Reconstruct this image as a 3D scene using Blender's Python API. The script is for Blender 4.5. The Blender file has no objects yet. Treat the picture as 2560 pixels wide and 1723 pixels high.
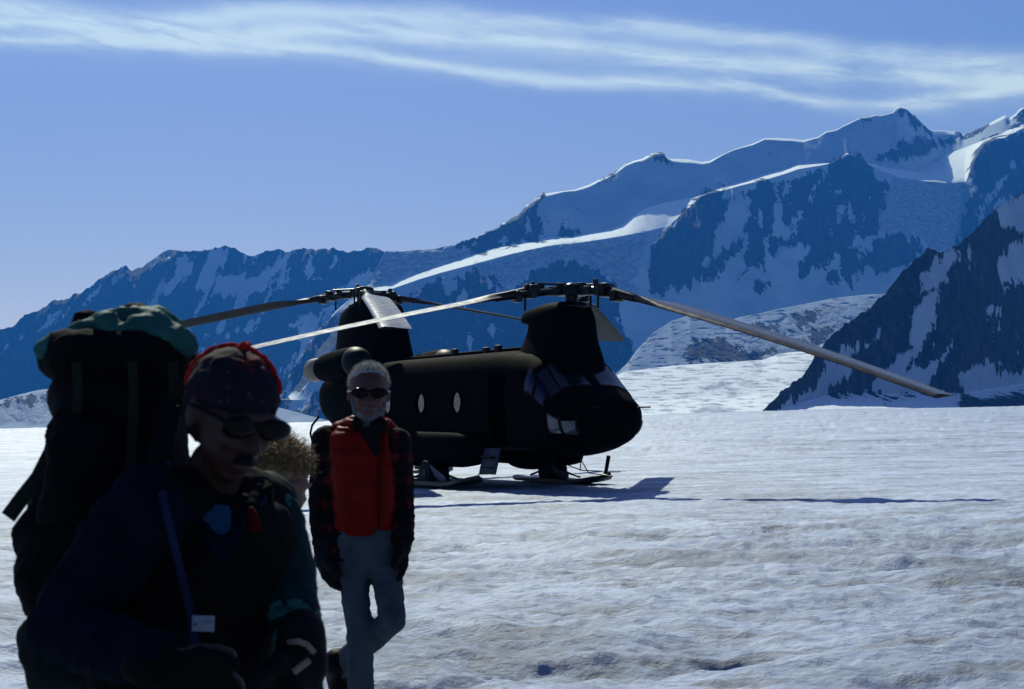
import bpy, bmesh, math, random
import numpy as np
from mathutils import Vector, Matrix, Euler, noise as mnoise

random.seed(7)
SC = bpy.context.scene
COL = SC.collection
R = math.radians

# ------------------------------------------------------------------ camera
F_PX = 3556.0                 # 50 mm lens on a 36 mm frame, in photograph pixels (2560 wide)
CAM_Z = 1.6
PITCH = math.atan((1055 - 861.5) / F_PX)
cam_data = bpy.data.cameras.new('camera')
cam_data.sensor_width = 36.0
cam_data.lens = 50.0
cam_data.clip_start = 0.1
cam_data.clip_end = 60000
cam_data.dof.use_dof = True
cam_data.dof.focus_distance = 30.0
cam_data.dof.aperture_fstop = 9.0
camera = bpy.data.objects.new('camera', cam_data)
COL.objects.link(camera)
camera.location = (0, 0, CAM_Z)
camera.rotation_euler = (math.pi / 2 + PITCH, 0, 0)
SC.camera = camera

# ------------------------------------------------------------------ sky and sun
SUN_EL, SUN_AZ = R(45.0), R(-15.0)      # azimuth from +Y, negative to the left
SKY_STRENGTH = 0.054
SUN_STRENGTH = 5.0


def px_dir(px, py):
    """photograph pixel -> direction in the world with unit depth along +Y"""
    a = (np.asarray(px, float) - 1280.0) / F_PX
    b = (861.5 - np.asarray(py, float)) / F_PX
    c, s = math.cos(PITCH), math.sin(PITCH)
    dy = c - b * s
    return a / dy, (s + b * c) / dy


def px_azel(px, py):
    x, z = px_dir(px, py)
    return np.arctan2(x, 1.0), np.arctan2(z, np.sqrt(x * x + 1.0))


def at(px, py, D):
    x, z = px_dir(px, py)
    return Vector((float(x) * D, D, CAM_Z + float(z) * D))


world = bpy.data.worlds.new('World')
SC.world = world
world.use_nodes = True
WN, WL = world.node_tree.nodes, world.node_tree.links
WN.clear()


def wmath(op, a, b=None, c=None, clamp=False):
    n = WN.new('ShaderNodeMath')
    n.operation = op
    n.use_clamp = clamp
    for i, v in enumerate((a, b, c)):
        if v is None:
            continue
        if isinstance(v, (int, float)):
            n.inputs[i].default_value = v
        else:
            WL.new(v, n.inputs[i])
    return n.outputs[0]


sky = WN.new('ShaderNodeTexSky')
sky.sky_type = 'NISHITA'
sky.sun_disc = False
sky.sun_elevation = SUN_EL
sky.sun_rotation = SUN_AZ
sky.altitude = 1800
sky.air_density = 1.0
sky.dust_density = 1.5
sky.ozone_density = 3.0
tc = WN.new('ShaderNodeTexCoord')
sep = WN.new('ShaderNodeSeparateXYZ')
WL.new(tc.outputs['Generated'], sep.inputs[0])
azn = wmath('ARCTAN2', sep.outputs[0], sep.outputs[1])
hyp = wmath('SQRT', wmath('ADD', wmath('MULTIPLY', sep.outputs[0], sep.outputs[0]),
                          wmath('MULTIPLY', sep.outputs[1], sep.outputs[1])))
eln = wmath('ARCTAN2', sep.outputs[2], hyp)
AZ0, AZ1, EL0, EL1 = -0.6, 0.6, 0.0, 0.5
t_az = wmath('DIVIDE', wmath('SUBTRACT', azn, AZ0), AZ1 - AZ0, clamp=True)

# slow waver so that the edges of the streaks feather
comb = WN.new('ShaderNodeCombineXYZ')
WL.new(azn, comb.inputs[0])
WL.new(wmath('ADD', eln, wmath('MULTIPLY', azn, 0.10)), comb.inputs[1])


def wnoise(sx, sy, scale, detail, rough, dist=0.0, w=0.0):
    mp = WN.new('ShaderNodeMapping')
    mp.inputs['Scale'].default_value = (sx, sy, 1)
    mp.inputs['Location'].default_value = (w, w * 0.7, 0)
    WL.new(comb.outputs[0], mp.inputs[0])
    n = WN.new('ShaderNodeTexNoise')
    n.inputs['Scale'].default_value = scale
    n.inputs['Detail'].default_value = detail
    n.inputs['Roughness'].default_value = rough
    n.inputs['Distortion'].default_value = dist
    WL.new(mp.outputs[0], n.inputs['Vector'])
    return n.outputs['Fac']


waver = wmath('MULTIPLY', wmath('SUBTRACT', wnoise(1, 3.0, 9.0, 4, 0.6, 0.3), 0.5), 0.016)
el_w = wmath('ADD', eln, waver)
fine = wnoise(1.0, 6.5, 16.0, 8, 0.68, 0.5, 3.1)
broad = wnoise(1.0, 2.2, 7.0, 5, 0.55, 0.2, 9.7)


def streak(pts, width, amount, low_w=None):
    """one cirrus streak: centre line given as sky points, gaussian across it"""
    cv = WN.new('ShaderNodeFloatCurve')
    m = cv.mapping
    c = m.curves[0]
    P = [px_azel(x, y) for x, y in pts]
    P = [((float(a) - AZ0) / (AZ1 - AZ0), (float(e) - EL0) / (EL1 - EL0)) for a, e in P]
    c.points[0].location = P[0]
    c.points[1].location = P[-1]
    for p in P[1:-1]:
        c.points.new(*p)
    m.extend = 'HORIZONTAL'
    m.update()
    WL.new(t_az, cv.inputs['Value'])
    centre = wmath('ADD', wmath('MULTIPLY', cv.outputs[0], EL1 - EL0), EL0)
    d = wmath('DIVIDE', wmath('SUBTRACT', el_w, centre), width / F_PX)
    g = wmath('EXPONENT', wmath('MULTIPLY', wmath('MULTIPLY', d, d), -1.0))
    return wmath('MULTIPLY', g, amount)


S = 1.0987
bands = [
    streak([(-900 * S, -40), (0, 12 * S), (300 * S, 46 * S), (600 * S, 34 * S), (900 * S, 36 * S), (1150 * S, 46 * S),
            (1450 * S, 62 * S), (1700 * S, 96 * S), (2330 * S, 140 * S), (3200 * S, 150)], 23, 0.95),
    streak([(-900 * S, 120), (0, 96 * S), (280 * S, 94 * S), (500 * S, 103 * S), (800 * S, 124 * S), (1000 * S, 150 * S),
            (1200 * S, 178 * S), (1500 * S, 190 * S), (1700 * S, 204 * S), (1880 * S, 236 * S), (2100 * S, 230 * S),
            (2330 * S, 204 * S), (3200 * S, 170)], 17, 1.05),
    streak([(-900 * S, -20), (0, 50 * S), (400 * S, 78 * S), (900 * S, 74 * S), (1150 * S, 88 * S), (1350 * S, 106 * S),
            (1500 * S, 128 * S), (1700 * S, 150 * S), (2000 * S, 166 * S), (2330 * S, 184 * S), (3200 * S, 220)], 20, 0.9),
    streak([(-900 * S, 30), (0, 62 * S), (500 * S, 72 * S), (1000 * S, 100 * S), (1400 * S, 130 * S), (1800 * S, 178 * S),
            (2330 * S, 192 * S), (3200 * S, 200)], 62, 0.42),
]
tot = bands[0]
for b_ in bands[1:]:
    tot = wmath('ADD', tot, b_)
ramp = wmath('MULTIPLY', wmath('SUBTRACT', wmath('ADD', fine, wmath('MULTIPLY', broad, 0.7)), 0.53), 2.5, clamp=True)
dens = wmath('MULTIPLY', wmath('MULTIPLY', tot, ramp), 0.72, clamp=True)
front = wmath('GREATER_THAN', sep.outputs[1], -0.2)
mixc = WN.new('ShaderNodeMix')
mixc.data_type = 'RGBA'
WL.new(dens, mixc.inputs['Factor'])
tint = WN.new('ShaderNodeMix')
tint.data_type = 'RGBA'
tint.blend_type = 'MULTIPLY'
tint.inputs['Factor'].default_value = 1.0
tint.inputs['B'].default_value = (1.46, 1.05, 1.25, 1)
WL.new(sky.outputs[0], tint.inputs['A'])
WL.new(tint.outputs['Result'], mixc.inputs['A'])
mixc.inputs['B'].default_value = (13.4, 13.9, 15.6, 1)
bg = WN.new('ShaderNodeBackground')
bg.inputs['Strength'].default_value = SKY_STRENGTH
WL.new(mixc.outputs['Result'], bg.inputs[0])
out = WN.new('ShaderNodeOutputWorld')
WL.new(bg.outputs[0], out.inputs[0])

sun_data = bpy.data.lights.new('sun', 'SUN')
sun_data.energy = SUN_STRENGTH
sun_data.angle = R(0.53)
sun_data.color = (1.0, 0.975, 0.93)
sun = bpy.data.objects.new('sun', sun_data)
COL.objects.link(sun)
sun_dir = Vector((math.sin(SUN_AZ) * math.cos(SUN_EL), math.cos(SUN_AZ) * math.cos(SUN_EL), math.sin(SUN_EL)))
sun.rotation_euler = sun_dir.to_track_quat('Z', 'Y').to_euler()
sun.location = sun_dir * 50

SC.view_settings.view_transform = 'Standard'
SC.view_settings.look = 'None'
SC.view_settings.exposure = 0.32
SC.view_settings.gamma = 1.0
SC.render.engine = 'CYCLES'
SC.cycles.use_denoising = True
SC.cycles.max_bounces = 5
SC.cycles.diffuse_bounces = 2
SC.cycles.volume_bounces = 0
SC.cycles.transparent_max_bounces = 8


# ------------------------------------------------------------------ numpy noise
_rng = np.random.RandomState(11)
_perm = np.concatenate([_rng.permutation(256)] * 3)
_ga = _rng.rand(256) * 2 * np.pi
_gx, _gy = np.cos(_ga), np.sin(_ga)


def perlin(x, y, seed=0):
    x = np.asarray(x, float) + seed * 17.31
    y = np.asarray(y, float) + seed * 5.77
    xi, yi = np.floor(x).astype(int), np.floor(y).astype(int)
    xf, yf = x - xi, y - yi
    u = xf * xf * xf * (xf * (xf * 6 - 15) + 10)
    v = yf * yf * yf * (yf * (yf * 6 - 15) + 10)
    xi &= 255
    yi &= 255

    def g(ix, iy, fx, fy):
        h = _perm[_perm[ix & 255] + (iy & 255)]
        return _gx[h] * fx + _gy[h] * fy
    n00, n10 = g(xi, yi, xf, yf), g(xi + 1, yi, xf - 1, yf)
    n01, n11 = g(xi, yi + 1, xf, yf - 1), g(xi + 1, yi + 1, xf - 1, yf - 1)
    a = n00 + u * (n10 - n00)
    b = n01 + u * (n11 - n01)
    return (a + v * (b - a)) * 1.5


def fbm(x, y, oct=4, seed=0, gain=0.5, lac=2.03):
    s, a, f, t = 0, 1.0, 1.0, 0
    for i in range(oct):
        s = s + a * perlin(x * f, y * f, seed + i * 3)
        t += a
        a *= gain
        f *= lac
    return s / t * 1.4


def ridged(x, y, oct=4, seed=0, gain=0.5, lac=2.07):
    s, a, f, t = 0, 1.0, 1.0, 0
    for i in range(oct):
        n = 1.0 - np.abs(perlin(x * f, y * f, seed + i * 3)) * 1.6
        s = s + a * n * n * np.sign(n)
        t += a
        a *= gain
        f *= lac
    return s / t


def sstep(a, b, x):
    t = np.clip((np.asarray(x, float) - a) / (b - a), 0, 1)
    return t * t * (3 - 2 * t)


# ------------------------------------------------------------------ object helpers
def tag(o, label=None, category=None, group=None, kind=None):
    if label:
        o['label'] = label
    if category:
        o['category'] = category
    if group:
        o['group'] = group
    if kind:
        o['kind'] = kind
    return o


def link(name, me, mat=None, parent=None, smooth=True):
    o = bpy.data.objects.new(name, me)
    COL.objects.link(o)
    if mat is not None:
        me.materials.append(mat)
    if parent is not None:
        o.parent = parent
    if smooth and len(me.polygons):
        me.polygons.foreach_set('use_smooth', [True] * len(me.polygons))
    return o


def empty(name, loc=(0, 0, 0), rot=(0, 0, 0)):
    o = bpy.data.objects.new(name, None)
    COL.objects.link(o)
    o.location = loc
    o.rotation_euler = rot
    return o


def grid_mesh(name, P, attrs=None, wrap=False):
    """P: (rows, cols, 3) array -> quad mesh with optional float point attributes"""
    nr, nc = P.shape[:2]
    me = bpy.data.meshes.new(name)
    idx = np.arange(nr * nc).reshape(nr, nc)
    if wrap:
        nx = np.roll(idx, -1, axis=1)
        q = np.stack([idx[:-1], nx[:-1], nx[1:], idx[1:]], -1).reshape(-1, 4)
    else:
        q = np.stack([idx[:-1, :-1], idx[:-1, 1:], idx[1:, 1:], idx[1:, :-1]], -1).reshape(-1, 4)
    n = len(q)
    me.vertices.add(nr * nc)
    me.vertices.foreach_set('co', P.reshape(-1).astype(np.float32))
    me.loops.add(n * 4)
    me.loops.foreach_set('vertex_index', q.reshape(-1).astype(np.int32))
    me.polygons.add(n)
    me.polygons.foreach_set('loop_start', np.arange(0, n * 4, 4, dtype=np.int32))
    me.polygons.foreach_set('loop_total', np.full(n, 4, dtype=np.int32))
    me.update(calc_edges=True)
    for k, v in (attrs or {}).items():
        a = me.attributes.new(k, 'FLOAT', 'POINT')
        a.data.foreach_set('value', np.asarray(v, np.float32).reshape(-1))
    me.validate()
    return me


# ------------------------------------------------------------------ material helpers
class NT:
    def __init__(self, name):
        self.m = bpy.data.materials.new(name)
        self.m.use_nodes = True
        self.t = self.m.node_tree
        self.n, self.l = self.t.nodes, self.t.links
        self.p = self.n['Principled BSDF']

    def new(self, typ, **kw):
        n = self.n.new(typ)
        for k, v in kw.items():
            setattr(n, k, v)
        return n

    def math(self, op, a, b=None, clamp=False):
        n = self.new('ShaderNodeMath', operation=op, use_clamp=clamp)
        for i, v in enumerate((a, b)):
            if v is None:
                continue
            if isinstance(v, (int, float)):
                n.inputs[i].default_value = v
            else:
                self.l.new(v, n.inputs[i])
        return n.outputs[0]

    def noise(self, scale, detail=4, rough=0.55, vec=None, stretch=None, dist=0.0, loc=(0, 0, 0), kind='Fac'):
        n = self.new('ShaderNodeTexNoise')
        n.inputs['Scale'].default_value = scale
        n.inputs['Detail'].default_value = detail
        n.inputs['Roughness'].default_value = rough
        n.inputs['Distortion'].default_value = dist
        if vec is None:
            vec = self.coord()
        if stretch is not None or any(loc):
            mp = self.new('ShaderNodeMapping')
            mp.inputs['Scale'].default_value = stretch or (1, 1, 1)
            mp.inputs['Location'].default_value = loc
            self.l.new(vec, mp.inputs[0])
            vec = mp.outputs[0]
        self.l.new(vec, n.inputs['Vector'])
        return n.outputs[kind]

    def coord(self, which='Object'):
        if not hasattr(self, '_tc'):
            self._tc = self.new('ShaderNodeTexCoord')
        return self._tc.outputs[which]

    def attr(self, name):
        a = self.new('ShaderNodeAttribute', attribute_name=name)
        return a.outputs['Fac']

    def ramp(self, fac, stops, interp='LINEAR'):
        r = self.new('ShaderNodeValToRGB')
        r.color_ramp.interpolation = interp
        e = r.color_ramp.elements
        while len(e) < len(stops):
            e.new(0.5)
        for k, (p, c) in enumerate(stops):
            e[k].position = p
            e[k].color = tuple(c) + (1,) if len(c) == 3 else c
        self.l.new(fac, r.inputs[0])
        return r.outputs[0]

    def mix(self, fac, a, b):
        n = self.new('ShaderNodeMix', data_type='RGBA')
        if isinstance(fac, (int, float)):
            n.inputs['Factor'].default_value = fac
        else:
            self.l.new(fac, n.inputs['Factor'])
        for k, v in (('A', a), ('B', b)):
            if isinstance(v, tuple):
                n.inputs[k].default_value = v + (1,) if len(v) == 3 else v
            else:
                self.l.new(v, n.inputs[k])
        return n.outputs['Result']

    def bump(self, height, strength=0.3, dist=0.1, normal=None):
        b = self.new('ShaderNodeBump')
        b.inputs['Strength'].default_value = strength
        b.inputs['Distance'].default_value = dist
        self.l.new(height, b.inputs['Height'])
        if normal is not None:
            self.l.new(normal, b.inputs['Normal'])
        return b.outputs[0]

    def set(self, **kw):
        for k, v in kw.items():
            k = k.replace('_', ' ')
            s = self.p.inputs[k]
            if isinstance(v, (int, float)):
                s.default_value = v
            elif isinstance(v, tuple):
                s.default_value = v + (1,) if (len(v) == 3 and s.type == 'RGBA') else v
            else:
                self.l.new(v, s)
        return self


def simple(name, col, rough=0.6, metal=0.0, spec=0.3, var=0.25, scale=14.0, bump=0.0, bscale=60.0, bdist=0.01):
    """one colour with uneven wear and a fine relief"""
    k = NT(name)
    f = k.noise(scale, 5, 0.6)
    lo = tuple(c * (1 - var) for c in col)
    hi = tuple(min(1, c * (1 + var)) for c in col)
    k.set(Base_Color=k.ramp(f, [(0.3, lo), (0.7, hi)]), Metallic=metal)
    rr = k.math('ADD', k.math('MULTIPLY', k.noise(scale * 1.7, 3), 0.25), rough - 0.12)
    k.set(Roughness=rr)
    k.p.inputs['Specular IOR Level'].default_value = spec
    if bump:
        k.set(Normal=k.bump(k.noise(bscale, 4), bump, bdist))
    return k.m


# ------------------------------------------------------------------ the glacier surface
def ground_z(x, y, fine=True):
    x = np.asarray(x, float)
    y = np.asarray(y, float)
    r = np.hypot(x, y)
    fr = sstep(-30, 60, y)
    z = 0.0242 * 700 * np.tanh(x / 700.0)
    z = z + 2.9 * sstep(45, 520, r) * fr
    far = np.clip(r - 520, 0, None)
    z = z - 0.035 * far * sstep(0, 300, far)
    heli = 1 - 0.85 * np.exp(-(((x + 1.0) / 8.0) ** 2 + ((y - 37.0) / 9.0) ** 2))
    z = z + 0.9 * sstep(60, 200, r) * fbm(x / 70, y / 110, 3, 40)
    apron = 1 - 0.75 * sstep(20, 25, r) * (1 - sstep(48, 70, r))
    heli = heli * apron
    z = z + 0.22 * heli * fbm(x / 14.0, y / 17.0, 3, 41) * sstep(9, 24, r)
    if fine:
        w = 1 + 0.35 * fbm(x / 9, y / 9, 2, 51)
        near = np.clip(18.0 / np.maximum(r, 18.0), 0.18, 1)
        z = z + 0.092 * heli * fbm(x / 3.4 + 0.5 * fbm(x / 3, y / 3, 2, 8), y / 1.5, 4, 42) * (0.5 + 0.8 * near) * w
        cup = ridged(x / 1.7 + 0.35 * fbm(x / 1.1, y / 1.1, 2, 9), y / 1.05, 2, 43)
        pit = np.clip(fbm(x / 2.4, y / 1.1, 4, 44, 0.55) - 0.24, 0, 1)
        z = z + 0.030 * cup * w * (0.4 + 0.6 * near) - 0.25 * pit * heli
        z = z + 0.038 * fbm(x / 0.33, y / 0.28, 3, 45) * near
        sc = np.clip(fbm(x / 3.6, y / 1.6, 4, 47) - 0.10, 0, 1)
        z = z - 0.15 * np.minimum(sc * 5, 1) * sc * heli
    return z


def build_ground():
    a_front = np.linspace(-R(27), R(27), 760)
    a_rest = np.linspace(R(27), 2 * math.pi - R(27), 120)[1:-1]
    ang = np.concatenate([a_front, a_rest])
    r1 = np.linspace(0.6, 7.5, 24)[:-1]
    # rows evenly spaced in the view from eye height, then geometric to the far edge
    k = np.linspace(1 / 7.5, 1 / 420.0, 430)
    r2 = 1 / k
    r3 = np.geomspace(430, 9000, 70)
    rr = np.concatenate([r1, r2, r3])
    A, RR = np.meshgrid(ang, rr)
    X, Y = RR * np.sin(A), RR * np.cos(A)
    Z = ground_z(X, Y)
    me = grid_mesh('glacier_ground', np.stack([X, Y, Z], -1), wrap=True)
    return me


k = NT('glacier_snow')
oc = k.coord('Object')
n1 = k.noise(0.55, 6, 0.62, stretch=(0.55, 1.0, 1.0), dist=0.6)
n2 = k.noise(2.6, 6, 0.7, stretch=(0.6, 1.0, 1.0), dist=0.4, loc=(3, 7, 0))
n3 = k.noise(0.09, 4, 0.6, stretch=(0.5, 1.0, 1.0), loc=(9, 2, 0))
s = k.math('ADD', k.math('MULTIPLY', n1, 0.5), k.math('ADD', k.math('MULTIPLY', n2, 0.3), k.math('MULTIPLY', n3, 0.2)))
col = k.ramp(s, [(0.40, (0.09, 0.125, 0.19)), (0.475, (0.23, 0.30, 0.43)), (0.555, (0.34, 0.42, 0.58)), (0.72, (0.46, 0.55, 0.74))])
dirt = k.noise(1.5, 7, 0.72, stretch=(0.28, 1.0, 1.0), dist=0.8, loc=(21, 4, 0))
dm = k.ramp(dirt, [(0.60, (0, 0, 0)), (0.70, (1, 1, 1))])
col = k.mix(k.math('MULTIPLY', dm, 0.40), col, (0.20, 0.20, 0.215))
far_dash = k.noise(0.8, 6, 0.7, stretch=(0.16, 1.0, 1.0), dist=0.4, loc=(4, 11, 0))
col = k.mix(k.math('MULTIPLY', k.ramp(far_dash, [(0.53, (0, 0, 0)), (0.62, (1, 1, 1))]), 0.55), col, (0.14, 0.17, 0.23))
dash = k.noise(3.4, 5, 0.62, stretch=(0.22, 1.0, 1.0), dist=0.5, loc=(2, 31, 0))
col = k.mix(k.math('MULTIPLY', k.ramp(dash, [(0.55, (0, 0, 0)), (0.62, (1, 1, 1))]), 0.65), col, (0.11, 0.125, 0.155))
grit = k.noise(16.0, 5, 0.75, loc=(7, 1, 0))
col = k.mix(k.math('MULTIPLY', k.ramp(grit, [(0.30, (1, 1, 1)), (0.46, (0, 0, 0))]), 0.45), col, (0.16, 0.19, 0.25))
h = k.math('ADD', k.math('MULTIPLY', k.noise(22.0, 6, 0.75), 1.0), k.math('MULTIPLY', k.noise(4.5, 4, 0.6, stretch=(0.6, 1, 1)), 2.2))
k.set(Base_Color=col, Roughness=0.55, Normal=k.bump(h, 0.85, 0.035))
k.p.inputs['Specular IOR Level'].default_value = 0.35
M_SNOW = k.m
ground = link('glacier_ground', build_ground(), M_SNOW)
tag(ground, 'rough grey white glacier surface pitted with shallow melt hollows', kind='structure')


# ------------------------------------------------------------------ mountains
def T(ox, oy, s):
    return lambda pts: [(ox + x / s, oy + y / s) for x, y in pts]


zA = T(0, 580, 2330 / 1100.0)
zB = T(900, 360, 2325 / 860.0)
zC = T(1700, 240, 2325 / 860.0)
zD = T(1700, 700, 2330 / 860.0)
zE = T(1480, 700, 2330 / 1080.0)


def poly_sd(px, py, poly):
    """signed distance in pixels, positive inside"""
    P = np.asarray(poly, float)
    Q = np.roll(P, -1, axis=0)
    d2 = np.full(px.shape, 1e18)
    inside = np.zeros(px.shape, bool)
    for (x0, y0), (x1, y1) in zip(P, Q):
        ex, ey = x1 - x0, y1 - y0
        L = ex * ex + ey * ey + 1e-9
        t = np.clip(((px - x0) * ex + (py - y0) * ey) / L, 0, 1)
        d2 = np.minimum(d2, (px - x0 - t * ex) ** 2 + (py - y0 - t * ey) ** 2)
        c = ((y0 > py) != (y1 > py)) & (px < (x1 - x0) * (py - y0) / (y1 - y0 + 1e-12) + x0)
        inside ^= c
    d = np.sqrt(d2)
    return np.where(inside, d, -d)


def field(px, py, polys, base):
    """base -1 (nothing) or +1 (everything); polys applied in order as (sign, polygon)"""
    f = np.full(px.shape, 40.0 * base)
    for sgn, poly in polys:
        sd = poly_sd(px, py, poly)
        f = np.maximum(f, sd) if sgn > 0 else np.minimum(f, -sd)
    return 0.5 + np.clip(f / 50.0, -0.5, 0.34)


def yline(pts):
    p = sorted(pts)
    X, Y = np.array([a for a, b in p], float), np.array([b for a, b in p], float)
    return lambda x: np.interp(x, X, Y)


def mountain(name, x0, x1, step, base, D0, segs, rock, rock_base, crev=(), jag=3.0, amp=(34, 5), wl=150.0, shear=0.0,
             back=(30, 900), row_px=3.0, crev_amp=10.0, seed=0, warp=10.0, smooth_px=170, bias=0.0, streak=0.0, lit_snow=()):
    """a mountain flank: profile lines from the foot to the crest, each with the slope of the ground below it.
    Distances follow from the slopes, so every face has its own real steepness."""
    xs = np.arange(x0, x1 + step, step, dtype=float)
    D = np.interp(xs, *zip(*D0)) if not isinstance(D0, (int, float)) else np.full(xs.shape, float(D0))
    y = base(xs) if callable(base) else np.full(xs.shape, float(base))
    rowsY, rowsD = [y], [D]
    lit_rows = [1.0 if 0 in lit_snow else 0.0]
    def smooth(rows, px):
        kn = max(3, int(px / step)) | 1
        ker = np.hanning(kn + 2)[1:-1]
        ker /= ker.sum()
        pad = np.pad(rows, ((0, 0), (kn // 2, kn // 2)), mode='edge')
        return np.array([np.convolve(r_, ker, 'valid') for r_ in pad])

    for si, (line, slope) in enumerate(segs):
        y2 = np.minimum(line(xs), y - 0.4)
        s = np.interp(xs, *zip(*slope)) if not isinstance(slope, (int, float)) else np.full(xs.shape, float(slope))
        n = max(2, int(np.max(y - y2) / row_px))
        ts = np.tan(np.radians(s))
        D = rowsD[-1]
        sy, lr = [], []
        t0 = px_dir(xs, y)[1]
        for i in range(1, n + 1):
            yi = y + (y2 - y) * i / n
            t2 = px_dir(xs, yi)[1]
            lr.append(np.log(np.maximum((ts - t0) / np.maximum(ts - t2, 0.04), 1.00002)))
            sy.append(yi)
        lr = smooth(np.array(lr), smooth_px)
        for yi, l_ in zip(sy, lr):
            rowsY.append(yi)
            rowsD.append(D * np.exp(l_))
            lit_rows.append(1.0 if si in lit_snow else 0.0)
        y = y2
    PY, PD = np.array(rowsY), np.array(rowsD)
    PX = np.broadcast_to(xs, PY.shape).copy()
    nr = PY.shape[0]
    v = np.linspace(0, 1, nr)[:, None]
    # uneven outline of the traced patches
    wx = PX + warp * fbm(PX / 46, PY / 46, 3, seed + 70)
    wy = PY + warp * fbm(PX / 46, PY / 46, 3, seed + 80)
    rk = field(wx, wy, rock, rock_base)
    cv = field(wx, wy, crev, -1) if crev else np.zeros_like(PX)
    m = PD / F_PX                      # metres per pixel at that place
    U, V = PX * m, PY * m
    U = U + shear * V
    # snow lies in gullies: streaks down the fall line
    rk = rk + 0.34 * fbm(U / (wl * .17), V / (wl * 1.3), 4, seed + 11, 0.62) + 0.16 * fbm(U / (wl * .5), V / (wl * .5), 3, seed + 12)
    rk = np.clip(rk + bias, 0, 1)
    if streak:
        cv = np.maximum(cv, 0.5 + streak * (fbm(PX / 60, PY / 4.5, 4, seed + 15) - .22))
    rocky = sstep(0.35, 0.65, rk)
    g = ridged(U / wl, V / (wl * 2.6), 5, seed + 20, 0.55)
    g2 = fbm(U / (wl * 2.4), V / (wl * 3.5), 3, seed + 30)
    g3 = fbm(U / (wl * 0.55), V / (wl * 0.8), 4, seed + 35, 0.55)
    dn = rocky * amp[0] * (-(g - 0.35)) + (amp[1] + rocky * amp[0] * 0.5) * g2 + (1 - rocky) * amp[1] * 0.42 * g3
    cr = ridged(PX * m / 55.0, PY * m / 22.0, 4, seed + 60, 0.6)
    dn = dn + sstep(0.4, 0.6, cv) * crev_amp * (cr - 0.3)
    edge = np.minimum(1, (nr - 1 - np.arange(nr)) / 6.0)[:, None]
    PD2 = PD + dn * (0.35 + 0.65 * edge)
    # broken skyline where rock makes the crest
    jg = jag * fbm(xs / 16.0, xs * 0 + seed, 5, seed + 90, 0.62)
    crest_w = np.exp(-np.arange(nr)[::-1] / 5.0)[:, None]
    PY2 = PY + crest_w * jg[None, :] * (0.12 + 0.88 * rocky[-1])[None, :]
    dx, dz = px_dir(PX, PY2)
    P = np.stack([dx * PD2, PD2, CAM_Z + dz * PD2], -1)
    # the far side of the mountain
    bs, bl = back
    extra = []
    for i in range(1, 6):
        q = P[-1].copy()
        q[:, 0] *= 1 + (i * bl / 5.0) / q[:, 1]
        q[:, 1] += i * bl / 5.0
        q[:, 2] -= i * bl / 5.0 * math.tan(R(bs)) + 6 * fbm(xs / 40, xs * 0 + i, 3, seed + 91)
        extra.append(q)
    P = np.concatenate([P, np.array(extra)], 0)
    rk = np.concatenate([rk, np.repeat(rk[-1:], 5, 0)], 0)
    cv = np.concatenate([cv, np.repeat(cv[-1:], 5, 0)], 0)
    fr = np.array(lit_rows + [lit_rows[-1]] * 5)[:, None] * np.ones((1, P.shape[1]))
    return grid_mesh(name, P, {'rock': rk, 'crev': cv, 'lit_snow': fr})


def mountain_material(name, wl, slant=(1, 1, 1)):
    k = NT(name)
    nz = k.noise(1.0 / wl, 8, 0.66, stretch=slant)
    nz2 = k.noise(4.0 / wl, 6, 0.7, stretch=slant, loc=(31, 5, 9))
    nz3 = k.noise(11.0 / wl, 4, 0.6, stretch=slant, loc=(3, 55, 19))
    r = k.math('ADD', k.attr('rock'), k.math('ADD', k.math('MULTIPLY', k.math('SUBTRACT', nz, 0.5), 1.0),
                                             k.math('ADD', k.math('MULTIPLY', k.math('SUBTRACT', nz2, 0.5), 0.6), k.math('MULTIPLY', k.math('SUBTRACT', nz3, 0.5), 0.7))))
    mask = k.ramp(r, [(0.485, (0, 0, 0)), (0.515, (1, 1, 1))])
    rock = k.ramp(k.noise(5.0 / wl, 8, 0.78, stretch=(1.6, 1, 0.8), dist=0.6), [(0.38, (0.003, 0.004, 0.008)), (0.5, (0.012, 0.014, 0.020)), (0.62, (0.050, 0.053, 0.062))])
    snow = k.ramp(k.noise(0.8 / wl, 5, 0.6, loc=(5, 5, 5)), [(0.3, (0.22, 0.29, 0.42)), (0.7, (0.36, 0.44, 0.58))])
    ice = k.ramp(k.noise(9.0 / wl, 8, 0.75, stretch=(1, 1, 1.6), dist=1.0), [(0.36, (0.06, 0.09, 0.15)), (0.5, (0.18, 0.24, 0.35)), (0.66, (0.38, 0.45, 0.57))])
    lit_mask = k.ramp(k.math('ADD', k.attr('lit_snow'), k.math('MULTIPLY', k.math('SUBTRACT', nz2, 0.5), 0.9)), [(0.35, (0, 0, 0)), (0.7, (1, 1, 1))])
    snow = k.mix(lit_mask, snow, (0.66, 0.72, 0.82))  # brighter snow on benches, rims and aprons puts their sunlight into the colour
    cvm = k.ramp(k.math('ADD', k.attr('crev'), k.math('MULTIPLY', k.math('SUBTRACT', nz2, 0.5), 0.6)), [(0.4, (0, 0, 0)), (0.6, (1, 1, 1))])
    snow = k.mix(k.math('MULTIPLY', cvm, 0.85), snow, ice)
    h = k.math('MULTIPLY', k.noise(5.0 / wl, 7, 0.7), k.math('ADD', k.math('MULTIPLY', mask, 1.0), 0.12))
    k.set(Base_Color=k.mix(mask, snow, rock), Roughness=0.8, Normal=k.bump(h, 0.9, wl * 0.12))
    k.p.inputs['Specular IOR Level'].default_value = 0.12
    return k.m


MM_FAR = mountain_material('far_rock_and_snow', 130.0, (1.3, 1.0, 0.55))
MM_MID = mountain_material('massif_rock_and_snow', 110.0, (1.2, 1.0, 0.6))
MM_NEAR = mountain_material('buttress_rock_and_snow', 60.0, (1.2, 1.0, 0.7))

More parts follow.
